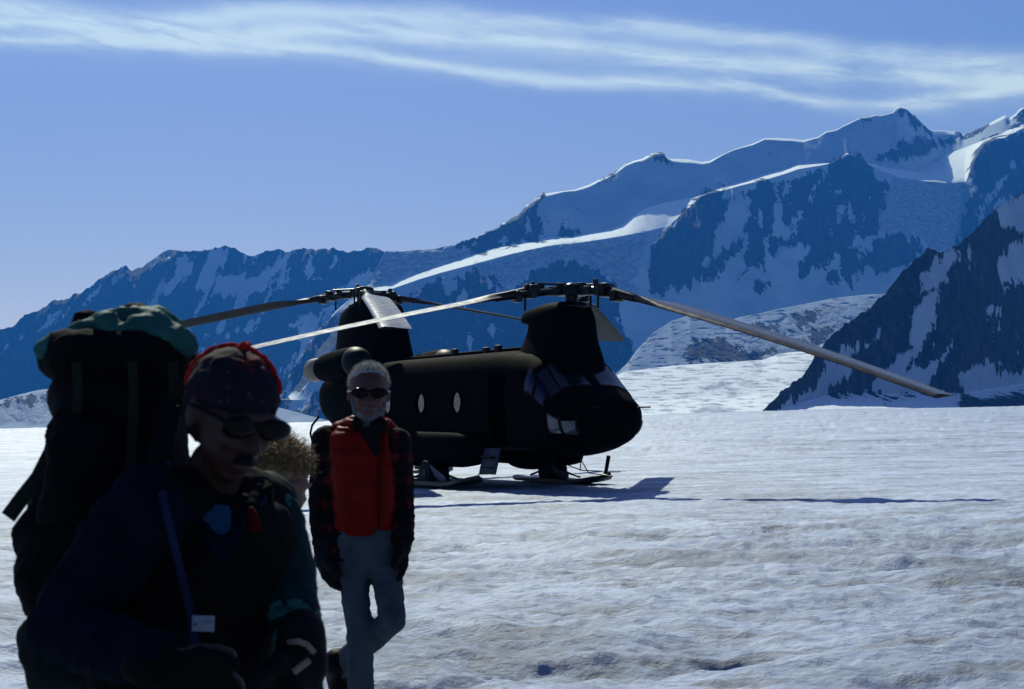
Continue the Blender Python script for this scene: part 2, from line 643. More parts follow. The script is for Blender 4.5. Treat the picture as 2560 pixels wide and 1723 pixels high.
# --- long rocky ridge on the left
crest1 = yline([(-260, 900), (-120, 850)] + zA([(0, 515), (60, 505), (130, 440), (200, 420), (290, 360), (350, 360), (400, 325), (430, 325), (520, 255), (600, 205),
                (665, 178), (700, 205), (760, 180), (830, 130), (890, 92), (930, 98), (980, 105), (1060, 98), (1110, 95), (1185, 75),
                (1240, 82), (1310, 125), (1350, 125), (1430, 95), (1480, 92), (1510, 108), (1560, 90), (1640, 90), (1700, 92), (1760, 85),
                (1800, 100), (1880, 105), (1930, 92), (1970, 78), (2030, 100), (2100, 140), (2170, 175), (2210, 240), (2300, 330), (2480, 470)]))
snow1 = [zA(p) for p in (
    [(760, 180), (830, 130), (890, 88), (940, 92), (880, 130), (820, 165)],
    [(550, 275), (600, 215), (635, 195), (600, 250), (565, 275)],
    [(930, 150), (1000, 125), (1035, 130), (1000, 220), (960, 260), (900, 340), (840, 330), (850, 290), (900, 240)],
    [(1150, 90), (1215, 85), (1200, 150), (1160, 190), (1130, 260), (1120, 330), (1090, 400), (1040, 460), (1010, 540), (985, 520), (1020, 440), (1050, 330), (1060, 230), (1100, 180), (1080, 130)],
    [(1290, 120), (1370, 120), (1330, 170), (1310, 240), (1400, 230), (1450, 180), (1500, 110), (1550, 92), (1500, 190), (1440, 260), (1380, 310), (1320, 340), (1290, 400), (1250, 420), (1270, 330), (1180, 330), (1130, 300), (1170, 240), (1260, 250), (1285, 190)],
    [(1500, 210), (1540, 200), (1520, 260), (1470, 310), (1420, 350), (1440, 290)],
    [(1640, 165), (1660, 200), (1640, 260), (1620, 220)],
    [(1780, 140), (1805, 150), (1790, 190), (1770, 180)],
    [(1630, 258), (1690, 243), (1700, 250), (1650, 268)],
    [(1265, 518), (1300, 480), (1350, 455), (1415, 420), (1390, 470), (1330, 520)],
    [(1510, 500), (1580, 465), (1690, 430), (1830, 370), (1760, 420), (1640, 460), (1560, 505), (1480, 530)],
    [(1600, 520), (1680, 450), (1800, 390), (1830, 400), (1740, 440), (1680, 500), (1660, 600), (1600, 680), (1540, 740), (1490, 760), (1520, 690), (1590, 620)],
    [(1490, 990), (1500, 930), (1560, 850), (1640, 790), (1720, 740), (1760, 760), (1690, 830), (1640, 900), (1560, 960)],
    [(1880, 240), (1960, 200), (2060, 190), (2170, 190), (2210, 240), (2000, 300), (1800, 330), (1850, 280)],
    [(0, 640), (60, 570), (130, 540), (60, 600), (10, 650)],
    [(180, 540), (260, 450), (330, 410), (280, 470), (210, 540)],
    [(420, 400), (500, 300), (545, 270), (480, 360)],
    [(1050, 620), (1120, 590), (1200, 555), (1150, 600), (1080, 640)],
    [(1090, 560), (1150, 470), (1200, 440), (1180, 500), (1120, 570)],
    [(780, 420), (830, 360), (850, 370), (800, 440)],
    [(640, 470), (700, 400), (720, 410), (670, 480)],
    [(2280, 560), (2310, 480), (2480, 520), (2480, 620)],
)]
me = mountain('mountain_ridge', -260, 1240, 3.0, 1085, 4300,
              [(yline([(-260, 1000), (0, 985), (300, 950), (600, 900), (900, 840), (1240, 800)]), 50), (crest1, 54)],
              [(-1, p) for p in snow1], 1, jag=5.5, amp=(46, 5), wl=150, shear=0.55, seed=1, back=(38, 1200))
tag(link('mountain_ridge', me, MM_FAR), 'long dark rock ridge streaked with snow gullies at left', kind='structure')

# --- the high snow massif
crest2 = yline([(560, 1084), (640, 1075), (690, 1000), (740, 905), (790, 832), (840, 778), (885, 738), (925, 700), (950, 652)] + zB([(170, 722), (230, 728), (350, 716), (400, 712), (500, 710), (580, 690), (640, 680), (690, 655), (790, 630),
                (830, 605), (920, 575), (950, 545), (1010, 510), (1070, 480), (1090, 455), (1130, 410), (1150, 405), (1180, 375), (1220, 345), (1228, 325), (1245, 322), (1257, 335),
                (1330, 325), (1450, 310), (1550, 275), (1620, 240), (1700, 200), (1790, 140), (1850, 115), (1910, 100), (1970, 62), (2000, 52), (2030, 52), (2060, 70), (2085, 100)])
               + zC([(0, 428), (60, 430), (150, 447), (200, 440), (270, 405), (370, 360), (500, 320), (570, 288), (640, 285), (760, 290), (830, 300), (930, 280),
                     (990, 240), (1050, 232), (1100, 205), (1200, 155), (1270, 140), (1330, 128), (1350, 135), (1440, 112), (1468, 78), (1490, 82), (1530, 88),
                     (1580, 130), (1640, 185), (1690, 235), (1780, 235), (1870, 245), (1890, 238), (1910, 270), (1990, 235), (2090, 185), (2180, 140), (2200, 130),
                     (2230, 148), (2270, 120), (2300, 85), (2325, 75)]) + [(2700, 230), (2900, 300)])
bench_top = yline([(560, 1100), (700, 1020), (800, 870), (860, 790)] + zB([(0, 1000), (200, 950), (380, 885), (560, 820), (750, 755), (900, 705), (1100, 665), (1330, 628), (1430, 628), (1600, 598), (1700, 578), (1790, 540),
                   (1850, 490), (1930, 440), (2050, 402), (2200, 372), (2325, 342)])
                  + zC([(200, 642), (250, 625), (400, 580), (600, 520), (800, 470), (1020, 450), (1090, 410), (1130, 385), (1160, 398), (1240, 450), (1300, 460),
                        (1400, 490), (1600, 515), (1650, 500), (1750, 440), (1800, 395), (2000, 320), (2150, 260), (2325, 190)]) + [(2700, 290)])
bench_bot = yline([(560, 1100), (700, 1050), (800, 920), (860, 830)] + zB([(0, 1040), (200, 985), (400, 915), (550, 870), (780, 810), (1000, 750), (1150, 715), (1300, 685), (1500, 665), (1700, 635), (1900, 600),
                   (2080, 560), (2150, 500)])
                  + zC([(150, 672), (270, 645), (410, 606), (600, 560), (700, 530), (800, 495), (950, 470), (1020, 456), (1130, 392), (1160, 404), (1240, 460), (1300, 480),
                        (1400, 520), (1500, 555), (1650, 575), (1800, 592), (1930, 585), (1990, 440), (2060, 320), (2200, 280), (2325, 215)]) + [(2700, 310)])
rock2 = [(1, p) for p in (
    # cliffs under the bench (left of centre)
    zB([(330, 1050), (420, 985), (540, 930), (660, 900), (820, 880), (900, 900), (960, 960), (1010, 1000), (1060, 1010), (1100, 930), (1180, 850), (1290, 810), (1400, 820),
        (1500, 820), (1590, 850), (1650, 900), (1710, 960), (1740, 1040), (1700, 1200), (1840, 1330), (1820, 1480), (1700, 2000), (-1000, 2000), (-600, 1600), (-330, 1330), (-150, 1150), (-50, 1090), (60, 1110), (180, 1070)]),
    # upper left crest rocks
    zB([(640, 690), (690, 655), (790, 628), (790, 660), (700, 685)]),
    zB([(780, 730), (800, 650), (830, 600), (920, 572), (1010, 505), (1075, 475), (1180, 370), (1225, 340), (1235, 400), (1210, 470), (1240, 550), (1255, 620), (1150, 650), (950, 680), (850, 720)]),
    zB([(1215, 350), (1225, 320), (1250, 320), (1250, 350)]),
    zB([(1320, 620), (1370, 560), (1380, 500), (1400, 570), (1460, 590), (1440, 625)]),
    zB([(1620, 245), (1700, 195), (1750, 125), (1780, 125), (1760, 165), (1680, 215)]),
    zB([(1985, 50), (2060, 45), (2090, 105), (2050, 105), (2020, 80)]),
    # right hand cliffs below the second bench
    zC([(-40, 860), (0, 790), (80, 720), (170, 640), (250, 630), (330, 660), (370, 690), (330, 800), (270, 870), (230, 980), (200, 1080), (130, 1150), (90, 1250), (0, 1290), (-200, 1330), (-180, 1000)]),
    zC([(430, 660), (520, 600), (640, 575), (690, 590), (680, 680), (640, 760), (600, 900), (570, 980), (580, 1090), (565, 1180), (500, 1140), (400, 1240), (430, 1130), (470, 1020), (450, 900), (470, 780), (500, 700)]),
    zC([(720, 570), (800, 560), (960, 495), (950, 560), (880, 640), (840, 720), (790, 800), (740, 860), (690, 850), (700, 760), (740, 660)]),
    zC([(1020, 460), (1130, 400), (1200, 405), (1290, 480), (1300, 590), (1390, 600), (1360, 700), (1330, 900), (1240, 960), (1180, 940), (1140, 1030), (1060, 1050), (1030, 980), (1010, 1080), (940, 1150), (810, 1220), (850, 1080), (900, 980),
        (830, 1040), (800, 950), (780, 880), (850, 780), (900, 640), (970, 560)]),
    zC([(600, 960), (700, 950), (770, 1000), (690, 1020), (650, 1090), (610, 1060)]),
    zC([(1230, 1060), (1300, 990), (1460, 930), (1600, 990), (1620, 1050), (1560, 1130), (1480, 1140), (1400, 1190), (1300, 1150), (1220, 1190)]),
    zC([(1090, 1230), (1140, 1050), (1200, 1020), (1190, 1120), (1150, 1260)]),
    zC([(300, 1090), (350, 990), (410, 970), (420, 1040), (380, 1100)]),
    zC([(140, 1230), (210, 1090), (270, 1090), (290, 1150), (220, 1200)]),
    zC([(520, 1300), (540, 1255), (590, 1270), (570, 1310)]),
    zC([(1020, 1250), (1045, 1210), (1060, 1240)]),
    # right wall
    zC([(1880, 1060), (1900, 880), (1930, 700), (1980, 600), (1980, 480), (2050, 330), (2120, 280), (2200, 275), (2325, 215), (2600, 330), (2600, 900), (2325, 640), (2140, 760), (2000, 1000)]),
    # summit rocks
    zC([(1500, 85), (1540, 85), (1600, 150), (1690, 240), (1640, 225), (1560, 160)]),
    zC([(1340, 440), (1390, 400), (1450, 385), (1480, 340), (1560, 335), (1650, 310), (1740, 330), (1690, 370), (1560, 410), (1470, 440)]),
    zC([(1760, 330), (1830, 290), (1890, 240), (1915, 275), (1850, 310)]),
    zC([(1920, 285), (2060, 215), (2100, 210), (2000, 260)]),
    zC([(2245, 200), (2255, 140), (2320, 75), (2420, 120), (2325, 170)]),
    zC([(1230, 160), (1330, 122), (1340, 132), (1260, 152)]),
)] + [(-1, p) for p in (
    zB([(520, 950), (600, 900), (680, 900), (660, 960), (590, 1010)]),
    zA([(1510, 500), (1580, 465), (1690, 430), (1830, 370), (1960, 330), (1900, 380), (1740, 440), (1680, 500), (1660, 600), (1600, 680), (1540, 740), (1490, 760), (1520, 690), (1590, 620), (1600, 520)]),
    zA([(1490, 990), (1500, 930), (1560, 850), (1640, 790), (1720, 740), (1780, 740), (1790, 780), (1690, 850), (1640, 900), (1560, 970)]),
    zA([(1450, 900), (1520, 800), (1600, 740), (1560, 810), (1480, 920)]),
    zB([(180, 1150), (260, 1110), (300, 1180), (240, 1300), (180, 1330)]),
    zB([(640, 1080), (700, 1000), (760, 960), (740, 1040), (700, 1100)]),
    zB([(850, 900), (900, 900), (960, 1000), (920, 1010)]),
    zB([(705, 1330), (720, 1295), (760, 1310), (775, 1390), (760, 1425), (735, 1400)]),
    zB([(820, 1250), (900, 1215), (960, 1250), (900, 1300)]),
    zB([(1110, 500), (1150, 460), (1160, 560), (1150, 640), (1120, 620)]),
    zB([(930, 660), (960, 600), (1010, 640), (990, 670)]),
    zC([(2060, 730), (2130, 600), (2250, 470), (2200, 570), (2100, 700), (2010, 870)]),
    zC([(1165, 820), (1160, 720), (1185, 780), (1180, 880)]),
    zC([(1180, 930), (1230, 830), (1290, 640), (1300, 680), (1260, 820), (1200, 940)]),
    zC([(1000, 920), (1080, 760), (1090, 790), (1060, 900), (1020, 980)]),
    zC([(515, 900), (520, 790), (555, 770), (545, 900), (530, 940)]),
    zC([(600, 880), (650, 790), (670, 820), (710, 880), (690, 940), (600, 940)]),
    zC([(1030, 650), (1060, 632), (1130, 645), (1090, 655)]),
)]
crev2 = [(1, p) for p in (
    zB([(150, 745), (400, 718), (640, 695), (790, 720), (560, 812), (380, 875), (150, 950), (0, 985), (60, 900)]),
    zC([(1340, 700), (1450, 560), (1650, 575), (1930, 590), (1990, 620), (1920, 900), (1890, 1000), (1750, 1050), (1600, 960), (1400, 930), (1330, 870)]),
    zB([(780, 820), (1000, 760), (1300, 690), (1700, 640), (1940, 600), (1900, 800), (1850, 900), (1900, 1060), (1780, 1010), (1640, 870), (1400, 800), (1200, 810), (1080, 930), (980, 930), (800, 880)]),
    zC([(1460, 640), (1480, 590), (1560, 570), (1640, 620), (1500, 650)]),
)]
me = mountain('mountain_massif', 560, 2720, 3.0, 1088, [(560, 3350), (1500, 3350), (2000, 3450), (2720, 3700)],
              [(yline([(880, 1000), (1560, 960), (1900, 850), (2200, 780), (2720, 800)]), 47),
               (bench_bot, [(880, 52), (1750, 54), (2100, 54), (2300, 54), (2720, 56)]),
               (bench_top, [(880, 19), (1300, 15), (1540, 17), (1600, 34), (1720, 30), (1770, 17), (1850, 16), (2080, 19), (2300, 18), (2500, 22), (2720, 22)]),
               (lambda x: crest2(x) + np.clip(5.0 + 6.0 * fbm(x / 120.0, x * 0 + .3, 2, 77), 1.5, 12), [(880, 44), (1000, 42), (1120, 54), (1330, 53), (1420, 50), (1800, 51), (2000, 50), (2170, 45), (2300, 46), (2450, 44), (2720, 42)]),
               (crest2, [(560, 46), (1060, 46), (1200, 34), (1350, 22), (1500, 20), (2150, 22), (2300, 30), (2720, 26)])],
              rock2, -1, crev=crev2, jag=5.0, amp=(38, 13), wl=130, shear=0.25, seed=2, back=(22, 1500), crev_amp=13, row_px=2.6, smooth_px=260, bias=0.07, lit_snow=(2, 4))
tag(link('mountain_massif', me, MM_MID), 'high snow massif with dark cliffs below a lit snow bench', kind='structure')

# --- tongue of broken glacier below the cliffs
top3 = yline([(1480, 985), (1550, 925)] + zE([(185, 455), (250, 370), (330, 285), (430, 222), (530, 190), (560, 196), (640, 215), (720, 228), (800, 200), (900, 182), (1000, 158), (1150, 130), (1300, 100), (1450, 82), (1580, 75)])
             + [(2320, 700), (2420, 690)])
crev3 = [(1, p) for p in (
    zE([(500, 350), (650, 330), (760, 320), (900, 290), (1040, 200), (1250, 130), (1500, 110), (1600, 90), (1600, 200), (1300, 330), (1160, 390), (1000, 400), (900, 430), (600, 440), (480, 420)]),
)]
rock3 = [(1, p) for p in (
    zE([(480, 380), (560, 335), (680, 330), (780, 360), (860, 380), (990, 395), (900, 430), (700, 440), (520, 450)]),
    zE([(820, 250), (900, 235), (1000, 250), (940, 290), (850, 290)]),
    zE([(1090, 200), (1180, 160), (1250, 170), (1180, 240), (1100, 270)]),
    zE([(1130, 330), (1250, 260), (1330, 240), (1280, 300), (1180, 370)]),
)]
me = mountain('glacier_tongue', 1480, 2420, 2.6, 1075, 2300, [(yline([(1480, 1040), (1570, 930), (1680, 915), (1900, 902), (2000, 880), (2420, 860)]), 24), (top3, [(1480, 30), (1700, 33), (1850, 31), (2420, 30)])],
              rock3, -1, crev=crev3, jag=1.5, amp=(9, 5), wl=60, seed=3, back=(6, 700), crev_amp=9, row_px=2.2, streak=0.4, lit_snow=(0,))
tag(link('glacier_tongue', me, MM_NEAR), 'broken crevassed glacier tongue descending behind the snow plain', kind='structure')

# --- smooth snow rise in front of it
top4 = yline([(1380, 1040), (1480, 965)] + zE([(170, 497), (300, 478), (450, 462), (700, 445), (920, 432), (1000, 402), (1060, 392), (1160, 385), (1300, 380)]) + [(2300, 900), (2450, 930)])
dirty4 = [(1, zE(p)) for p in (
    [(540, 700), (620, 682), (700, 690), (800, 708), (700, 722), (560, 720)],
    [(640, 575), (700, 545), (760, 560), (690, 590), (600, 600)],
    [(780, 560), (880, 545), (860, 560), (800, 575)],
    [(930, 535), (990, 530), (1010, 550), (950, 550)],
)]
me = mountain('snow_slope', 1380, 2450, 3.0, 1062, 1450, [(yline([(1380, 1050), (1480, 1030), (1600, 1005), (1900, 985), (2450, 1000)]), 9), (top4, [(1380, 12), (1600, 15), (2000, 17), (2450, 17)])],
              [], -1, crev=dirty4, jag=0.6, amp=(3, 4.5), wl=50, seed=4, back=(5, 500), crev_amp=3, row_px=2.2, warp=5, streak=0.38, lit_snow=(0, 1))
tag(link('snow_slope', me, MM_NEAR), 'smooth sunlit snow slope rising right of the helicopter nose', kind='structure')

# --- dark buttress on the right
crest5 = yline([(1890, 1040)] + zE([(905, 716), (940, 685), (1000, 625), (1060, 575), (1130, 520), (1160, 485), (1200, 412), (1250, 350), (1300, 292), (1380, 230), (1450, 180), (1520, 130), (1580, 75)])
               + zC([(1380, 1340), (1460, 1240), (1520, 1170), (1620, 1085), (1680, 1020), (1740, 1055), (1830, 1040), (1890, 995), (1950, 945), (2020, 880), (2120, 770), (2200, 720), (2325, 640)]) + [(2720, 420)])
snow5 = [zD(p) for p in (
    [(1640, 100), (1700, 60), (1770, 60), (1770, 170), (1720, 270), (1650, 400), (1600, 500), (1530, 600), (1700, 600), (1790, 500), (1830, 380), (1840, 420), (1780, 560), (1690, 650), (1680, 740), (1560, 790), (1450, 800), (1320, 770), (1240, 770),
     (1300, 700), (1400, 600), (1470, 520), (1560, 460), (1570, 330), (1560, 230), (1620, 160)],
    [(1620, 90), (1630, -30), (1700, -100), (1780, -170), (1850, -190), (1840, -110), (1800, 0), (1770, 70), (1700, 80)],
    [(960, 660), (1030, 520), (1100, 480), (1185, 410), (1180, 470), (1150, 530), (1060, 580), (1150, 560), (1150, 620), (1060, 700), (960, 760)],
    [(1270, 440), (1320, 370), (1385, 295), (1370, 340), (1320, 410)],
    [(1000, 800), (1150, 790), (1250, 770), (1400, 800), (1550, 780), (1600, 770), (1700, 760), (1880, 770), (1900, 860), (1900, 1000), (500, 1000), (560, 930), (640, 885), (760, 815), (860, 755), (940, 715), (965, 660), (1010, 720)],
    [(1900, 650), (1960, 590), (2050, 550), (2140, 570), (2120, 640), (2170, 660), (2330, 610), (2600, 560), (2600, 760), (2250, 770), (2120, 800), (2000, 790), (1900, 760)],
    [(2120, 180), (2150, 200), (2170, 320), (2150, 330)],
    [(2200, 60), (2240, 20), (2240, 70), (2215, 90)],
)] + [zC(p) for p in (
    [(2130, 770), (2220, 700), (2325, 635), (2620, 470), (2620, 1000), (2325, 930), (2230, 890), (2160, 850)],
    [(2110, 1170), (2140, 1100), (2210, 1060), (2280, 980), (2500, 960), (2500, 1280), (2280, 1270), (2170, 1240)],
)]
me = mountain('mountain_buttress', 1890, 2720, 2.6, yline([(1890, 1048), (2200, 1036), (2400, 1022), (2720, 1012)]), [(1890, 1000), (2720, 1420)],
              [(yline([(1890, 1044), (1990, 1010), (2080, 985), (2250, 985), (2400, 985), (2560, 960), (2720, 950)]), 8.5),
               (crest5, [(1890, 54), (2100, 58), (2300, 60), (2720, 58)])],
              [(-1, p) for p in snow5], 1, jag=8.0, amp=(8, 2.5), wl=62, shear=0.6, seed=5, back=(45, 600), row_px=2.6, lit_snow=(0,))
tag(link('mountain_buttress', me, MM_NEAR), 'near black rock buttress with a snow gully at right', kind='structure')

# --- low rubbly glacier at the far left
top6 = yline([(-260, 1020)] + zA([(0, 890), (100, 862), (200, 838), (310, 825)]) + [(220, 965), (420, 985), (700, 1020), (860, 1062)])
me = mountain('glacier_tongue', -260, 860, 3.0, 1085, 2300, [(top6, 27)], [(1, zA([(0, 905), (100, 880), (200, 870), (330, 850), (330, 900), (200, 900), (0, 930)]))], -1,
              crev=[(1, zA([(-300, 1100), (-300, 890), (0, 900), (330, 840), (500, 900), (600, 1000), (300, 1000), (0, 1010)]))],
              jag=1.5, amp=(8, 5), wl=70, seed=6, back=(8, 700), crev_amp=9)
tag(link('glacier_tongue', me, MM_NEAR), 'low rubbly glacier tongue under the ridge at far left', kind='structure')


# ------------------------------------------------------------------ the air
def build_haze():
    x0, x1, y0, y1, z0, z1 = -9000, 9000, -9200, 9200, -400, 2600
    v = [(x, y, z) for x in (x0, x1) for y in (y0, y1) for z in (z0, z1)]
    f = [(0, 1, 3, 2), (4, 6, 7, 5), (0, 4, 5, 1), (2, 3, 7, 6), (0, 2, 6, 4), (1, 5, 7, 3)]
    me = bpy.data.meshes.new('haze')
    me.from_pydata(v, [], f)
    k = NT('haze_air')
    k.n.remove(k.p)
    vol = k.new('ShaderNodeVolumePrincipled')
    vol.inputs['Color'].default_value = (0.03, 0.235, 1.0, 1)
    vol.inputs['Absorption Color'].default_value = (0.16, 0.35, 1.0, 1)
    vol.inputs['Density'].default_value = 1.0e-4
    vol.inputs['Anisotropy'].default_value = 0.2
    k.l.new(vol.outputs[0], k.n['Material Output'].inputs['Volume'])
    o = link('haze', me, k.m, smooth=False)
    tag(o, 'thin blue haze in the mountain air', kind='stuff')


build_haze()


# ------------------------------------------------------------------ mesh helpers for built things
def mesh_from(name, verts, faces):
    me = bpy.data.meshes.new(name)
    me.from_pydata([tuple(v) for v in verts], [], faces)
    me.update()
    return me


def fix_normals(me):
    bm = bmesh.new()
    bm.from_mesh(me)
    bmesh.ops.remove_doubles(bm, verts=bm.verts, dist=1e-5)
    bmesh.ops.recalc_face_normals(bm, faces=bm.faces)
    bm.to_mesh(me)
    bm.free()
    return me


def ring_loft(name, rings, cap=True):
    """rings: list of (n,3) arrays"""
    P = np.array(rings, float)
    nr, nc = P.shape[:2]
    v = P.reshape(-1, 3).tolist()
    f = []
    for i in range(nr - 1):
        for j in range(nc):
            a, b = i * nc + j, i * nc + (j + 1) % nc
            f.append((a, b, b + nc, a + nc))
    if cap:
        f.append(tuple(range(nc - 1, -1, -1)))
        f.append(tuple(range((nr - 1) * nc, nr * nc)))
    return fix_normals(mesh_from(name, v, f))


class MB:
    """collects simple solids into one mesh"""
    def __init__(self):
        self.bm = bmesh.new()

    def box(self, c, s, rot=None, bevel=0.0):
        m = Matrix.Translation(Vector(c)) @ (rot.to_4x4() if rot else Matrix.Identity(4)) @ Matrix.Diagonal((s[0], s[1], s[2], 1))
        r = bmesh.ops.create_cube(self.bm, size=1.0, matrix=m)
        if bevel:
            es = list({e for v in r['verts'] for e in v.link_edges})
            bmesh.ops.bevel(self.bm, geom=es, offset=bevel, segments=2, affect='EDGES', profile=0.5)
        return self

    def tube(self, a, b, r0, r1=None, seg=12):
        a, b = Vector(a), Vector(b)
        d = b - a
        q = d.to_track_quat('Z', 'Y').to_matrix().to_4x4()
        m = Matrix.Translation((a + b) / 2) @ q
        bmesh.ops.create_cone(self.bm, cap_ends=True, segments=seg, radius1=r0, radius2=r0 if r1 is None else r1, depth=d.length, matrix=m)
        return self

    def path(self, pts, r, seg=8):
        pts = [Vector(p) for p in pts]
        for a, b in zip(pts[:-1], pts[1:]):
            self.tube(a, b, r, seg=seg)
        for p in pts[1:-1]:
            self.ball(p, (r, r, r), 6)
        return self

    def ball(self, c, r, seg=14, rot=None):
        m = Matrix.Translation(Vector(c)) @ (rot.to_4x4() if rot else Matrix.Identity(4)) @ Matrix.Diagonal((r[0], r[1], r[2], 1))
        bmesh.ops.create_uvsphere(self.bm, u_segments=seg, v_segments=max(4, seg * 2 // 3), radius=1.0, matrix=m)
        return self

    def mesh(self, name):
        me = bpy.data.meshes.new(name)
        self.bm.to_mesh(me)
        self.bm.free()
        return me

    def build(self, name, mat, parent, flat=0.6):
        o = link(name, self.mesh(name), mat, parent)
        sharp(o.data, flat)
        return o


def sharp(me, ang):
    try:
        me.set_sharp_from_angle(angle=ang)
    except Exception:
        pass


def bake(o):
    """turn the modifiers of an object into plain mesh"""
    dg = bpy.context.evaluated_depsgraph_get()
    dg.update()
    me = bpy.data.meshes.new_from_object(o.evaluated_get(dg))
    o.modifiers.clear()
    o.data = me
    return o


# ------------------------------------------------------------------ helicopter
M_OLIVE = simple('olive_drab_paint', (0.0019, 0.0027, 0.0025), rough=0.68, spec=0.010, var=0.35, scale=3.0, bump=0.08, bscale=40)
M_DARKM = simple('dark_metal', (0.005, 0.0055, 0.0065), rough=0.5, metal=0.0, spec=0.10, var=0.3, scale=20)
M_BLADE = simple('worn_blade_paint', (0.046, 0.044, 0.040), rough=0.28, spec=0.26, var=0.28, scale=2.5, bump=0.05, bscale=30)
M_BLADE_UNDER = simple('dark_blade_underside', (0.010, 0.010, 0.011), rough=0.5, spec=0.06, var=0.3, scale=3.0)
M_HUB = simple('greasy_hub_metal', (0.006, 0.006, 0.006), rough=0.3, metal=0.0, spec=0.22, var=0.4, scale=18)
M_TYRE = simple('tyre_rubber', (0.008, 0.008, 0.009), rough=0.8, spec=0.15, var=0.3)
M_SKI = simple('ski_paint', (0.010, 0.0105, 0.011), rough=0.45, spec=0.35, var=0.4, scale=6)
M_SKI_PALE = simple('ski_top_panel', (0.09, 0.085, 0.13), rough=0.55, spec=0.3, var=0.2, scale=9)
M_NOZZLE = simple('burnt_nozzle_metal', (0.16, 0.14, 0.10), rough=0.36, metal=0.6, spec=0.5, var=0.25, scale=8)
M_INNER = simple('cabin_interior', (0.006, 0.006, 0.007), rough=0.8, spec=0.1)
M_DOOR = simple('door_inner_skin', (0.012, 0.014, 0.034), rough=0.5, spec=0.3, var=0.3, scale=6)


def glass(name, col, trans, rough=0.03):
    k = NT(name)
    t = k.new('ShaderNodeBsdfTransparent')
    t.inputs[0].default_value = col + (1,)
    g = k.new('ShaderNodeBsdfGlossy')
    g.inputs['Roughness'].default_value = rough
    g.inputs['Color'].default_value = (0.9, 0.92, 0.95, 1)
    lw = k.new('ShaderNodeFresnel')
    lw.inputs['IOR'].default_value = 1.5
    dirt = k.math('ADD', k.math('MULTIPLY', k.noise(9.0, 4), 0.16), k.math('MULTIPLY', lw.outputs[0], 1.0))
    mx = k.new('ShaderNodeMixShader')
    k.l.new(k.math('MAXIMUM', dirt, 1 - trans), mx.inputs[0])
    k.l.new(t.outputs[0], mx.inputs[1])
    k.l.new(g.outputs[0], mx.inputs[2])
    k.l.new(mx.outputs[0], k.n['Material Output'].inputs[0])
    return k.m


M_GLASS = glass('cabin_window_glass', (0.62, 0.70, 0.80), 0.9)
M_SCREEN = simple('cockpit_glazing', (0.003, 0.004, 0.008), rough=0.14, spec=0.28, var=0.2)
M_CHIN = simple('chin_glazing', (0.07, 0.08, 0.10), rough=0.16, metal=0.5, spec=1.0, var=0.25, scale=5)
M_SIDE_PANE = simple('blue_side_glazing', (0.003, 0.004, 0.030), rough=0.25, spec=0.25, var=0.3)  # opaque panes with a dark blue base colour

HELI_Z = 0.0
heli = empty('helicopter', (1.39, 33.0, HELI_Z), (0, 0, R(-60)))
tag(heli, 'black tandem rotor military helicopter standing on skis on the glacier', 'helicopter')

FUS = np.array([  # x, bottom, top, half width, squareness
    (1.74, 1.48, 1.92, .42, 2.3), (1.66, 1.34, 2.08, .72, 2.4), (1.46, 1.18, 2.20, .96, 2.5), (1.15, 1.02, 2.34, 1.10, 2.6),
    (.80, .91, 2.56, 1.18, 2.7), (.45, .85, 2.82, 1.21, 2.9), (.10, .81, 3.10, 1.24, 3.2), (-.40, .78, 3.24, 1.26, 3.6),
    (-1.5, .75, 3.32, 1.27, 4.0), (-3.5, .72, 3.32, 1.27, 4.0), (-6.0, .66, 3.32, 1.27, 4.0), (-9.0, .64, 3.32, 1.27, 4.0),
    (-10.2, .82, 3.29, 1.26, 3.6), (-11.6, 1.20, 3.22, 1.20, 3.2), (-12.6, 1.55, 3.10, 1.08, 3.0), (-13.1, 1.80, 2.95, .92, 2.8), (-13.3, 2.0, 2.85, .75, 2.5)])


def fus_at(x):
    xs = FUS[::-1, 0]
    return [np.interp(x, xs, FUS[::-1, i]) for i in range(1, 5)]


def fus_pt(x, t, off=0.0):
    zb, zt, hw, n = fus_at(x)
    c, s = math.cos(t), math.sin(t)
    y = hw * math.copysign(abs(c) ** (2 / n), c)
    z = (zb + zt) / 2 + (zt - zb) / 2 * math.copysign(abs(s) ** (2 / n), s)
    if off:
        e = 0.01
        p1, p2 = Vector(fus_pt(x, t + e)), Vector(fus_pt(x, t - e))
        q1, q2 = Vector(fus_pt(x + e, t)), Vector(fus_pt(x - e, t))
        nn = (p1 - p2).cross(q1 - q2).normalized()
        if nn.dot(Vector((0, y, z - (zb + zt) / 2))) < 0:
            nn.negate()
        return Vector((x, y, z)) + nn * off
    return Vector((x, y, z))


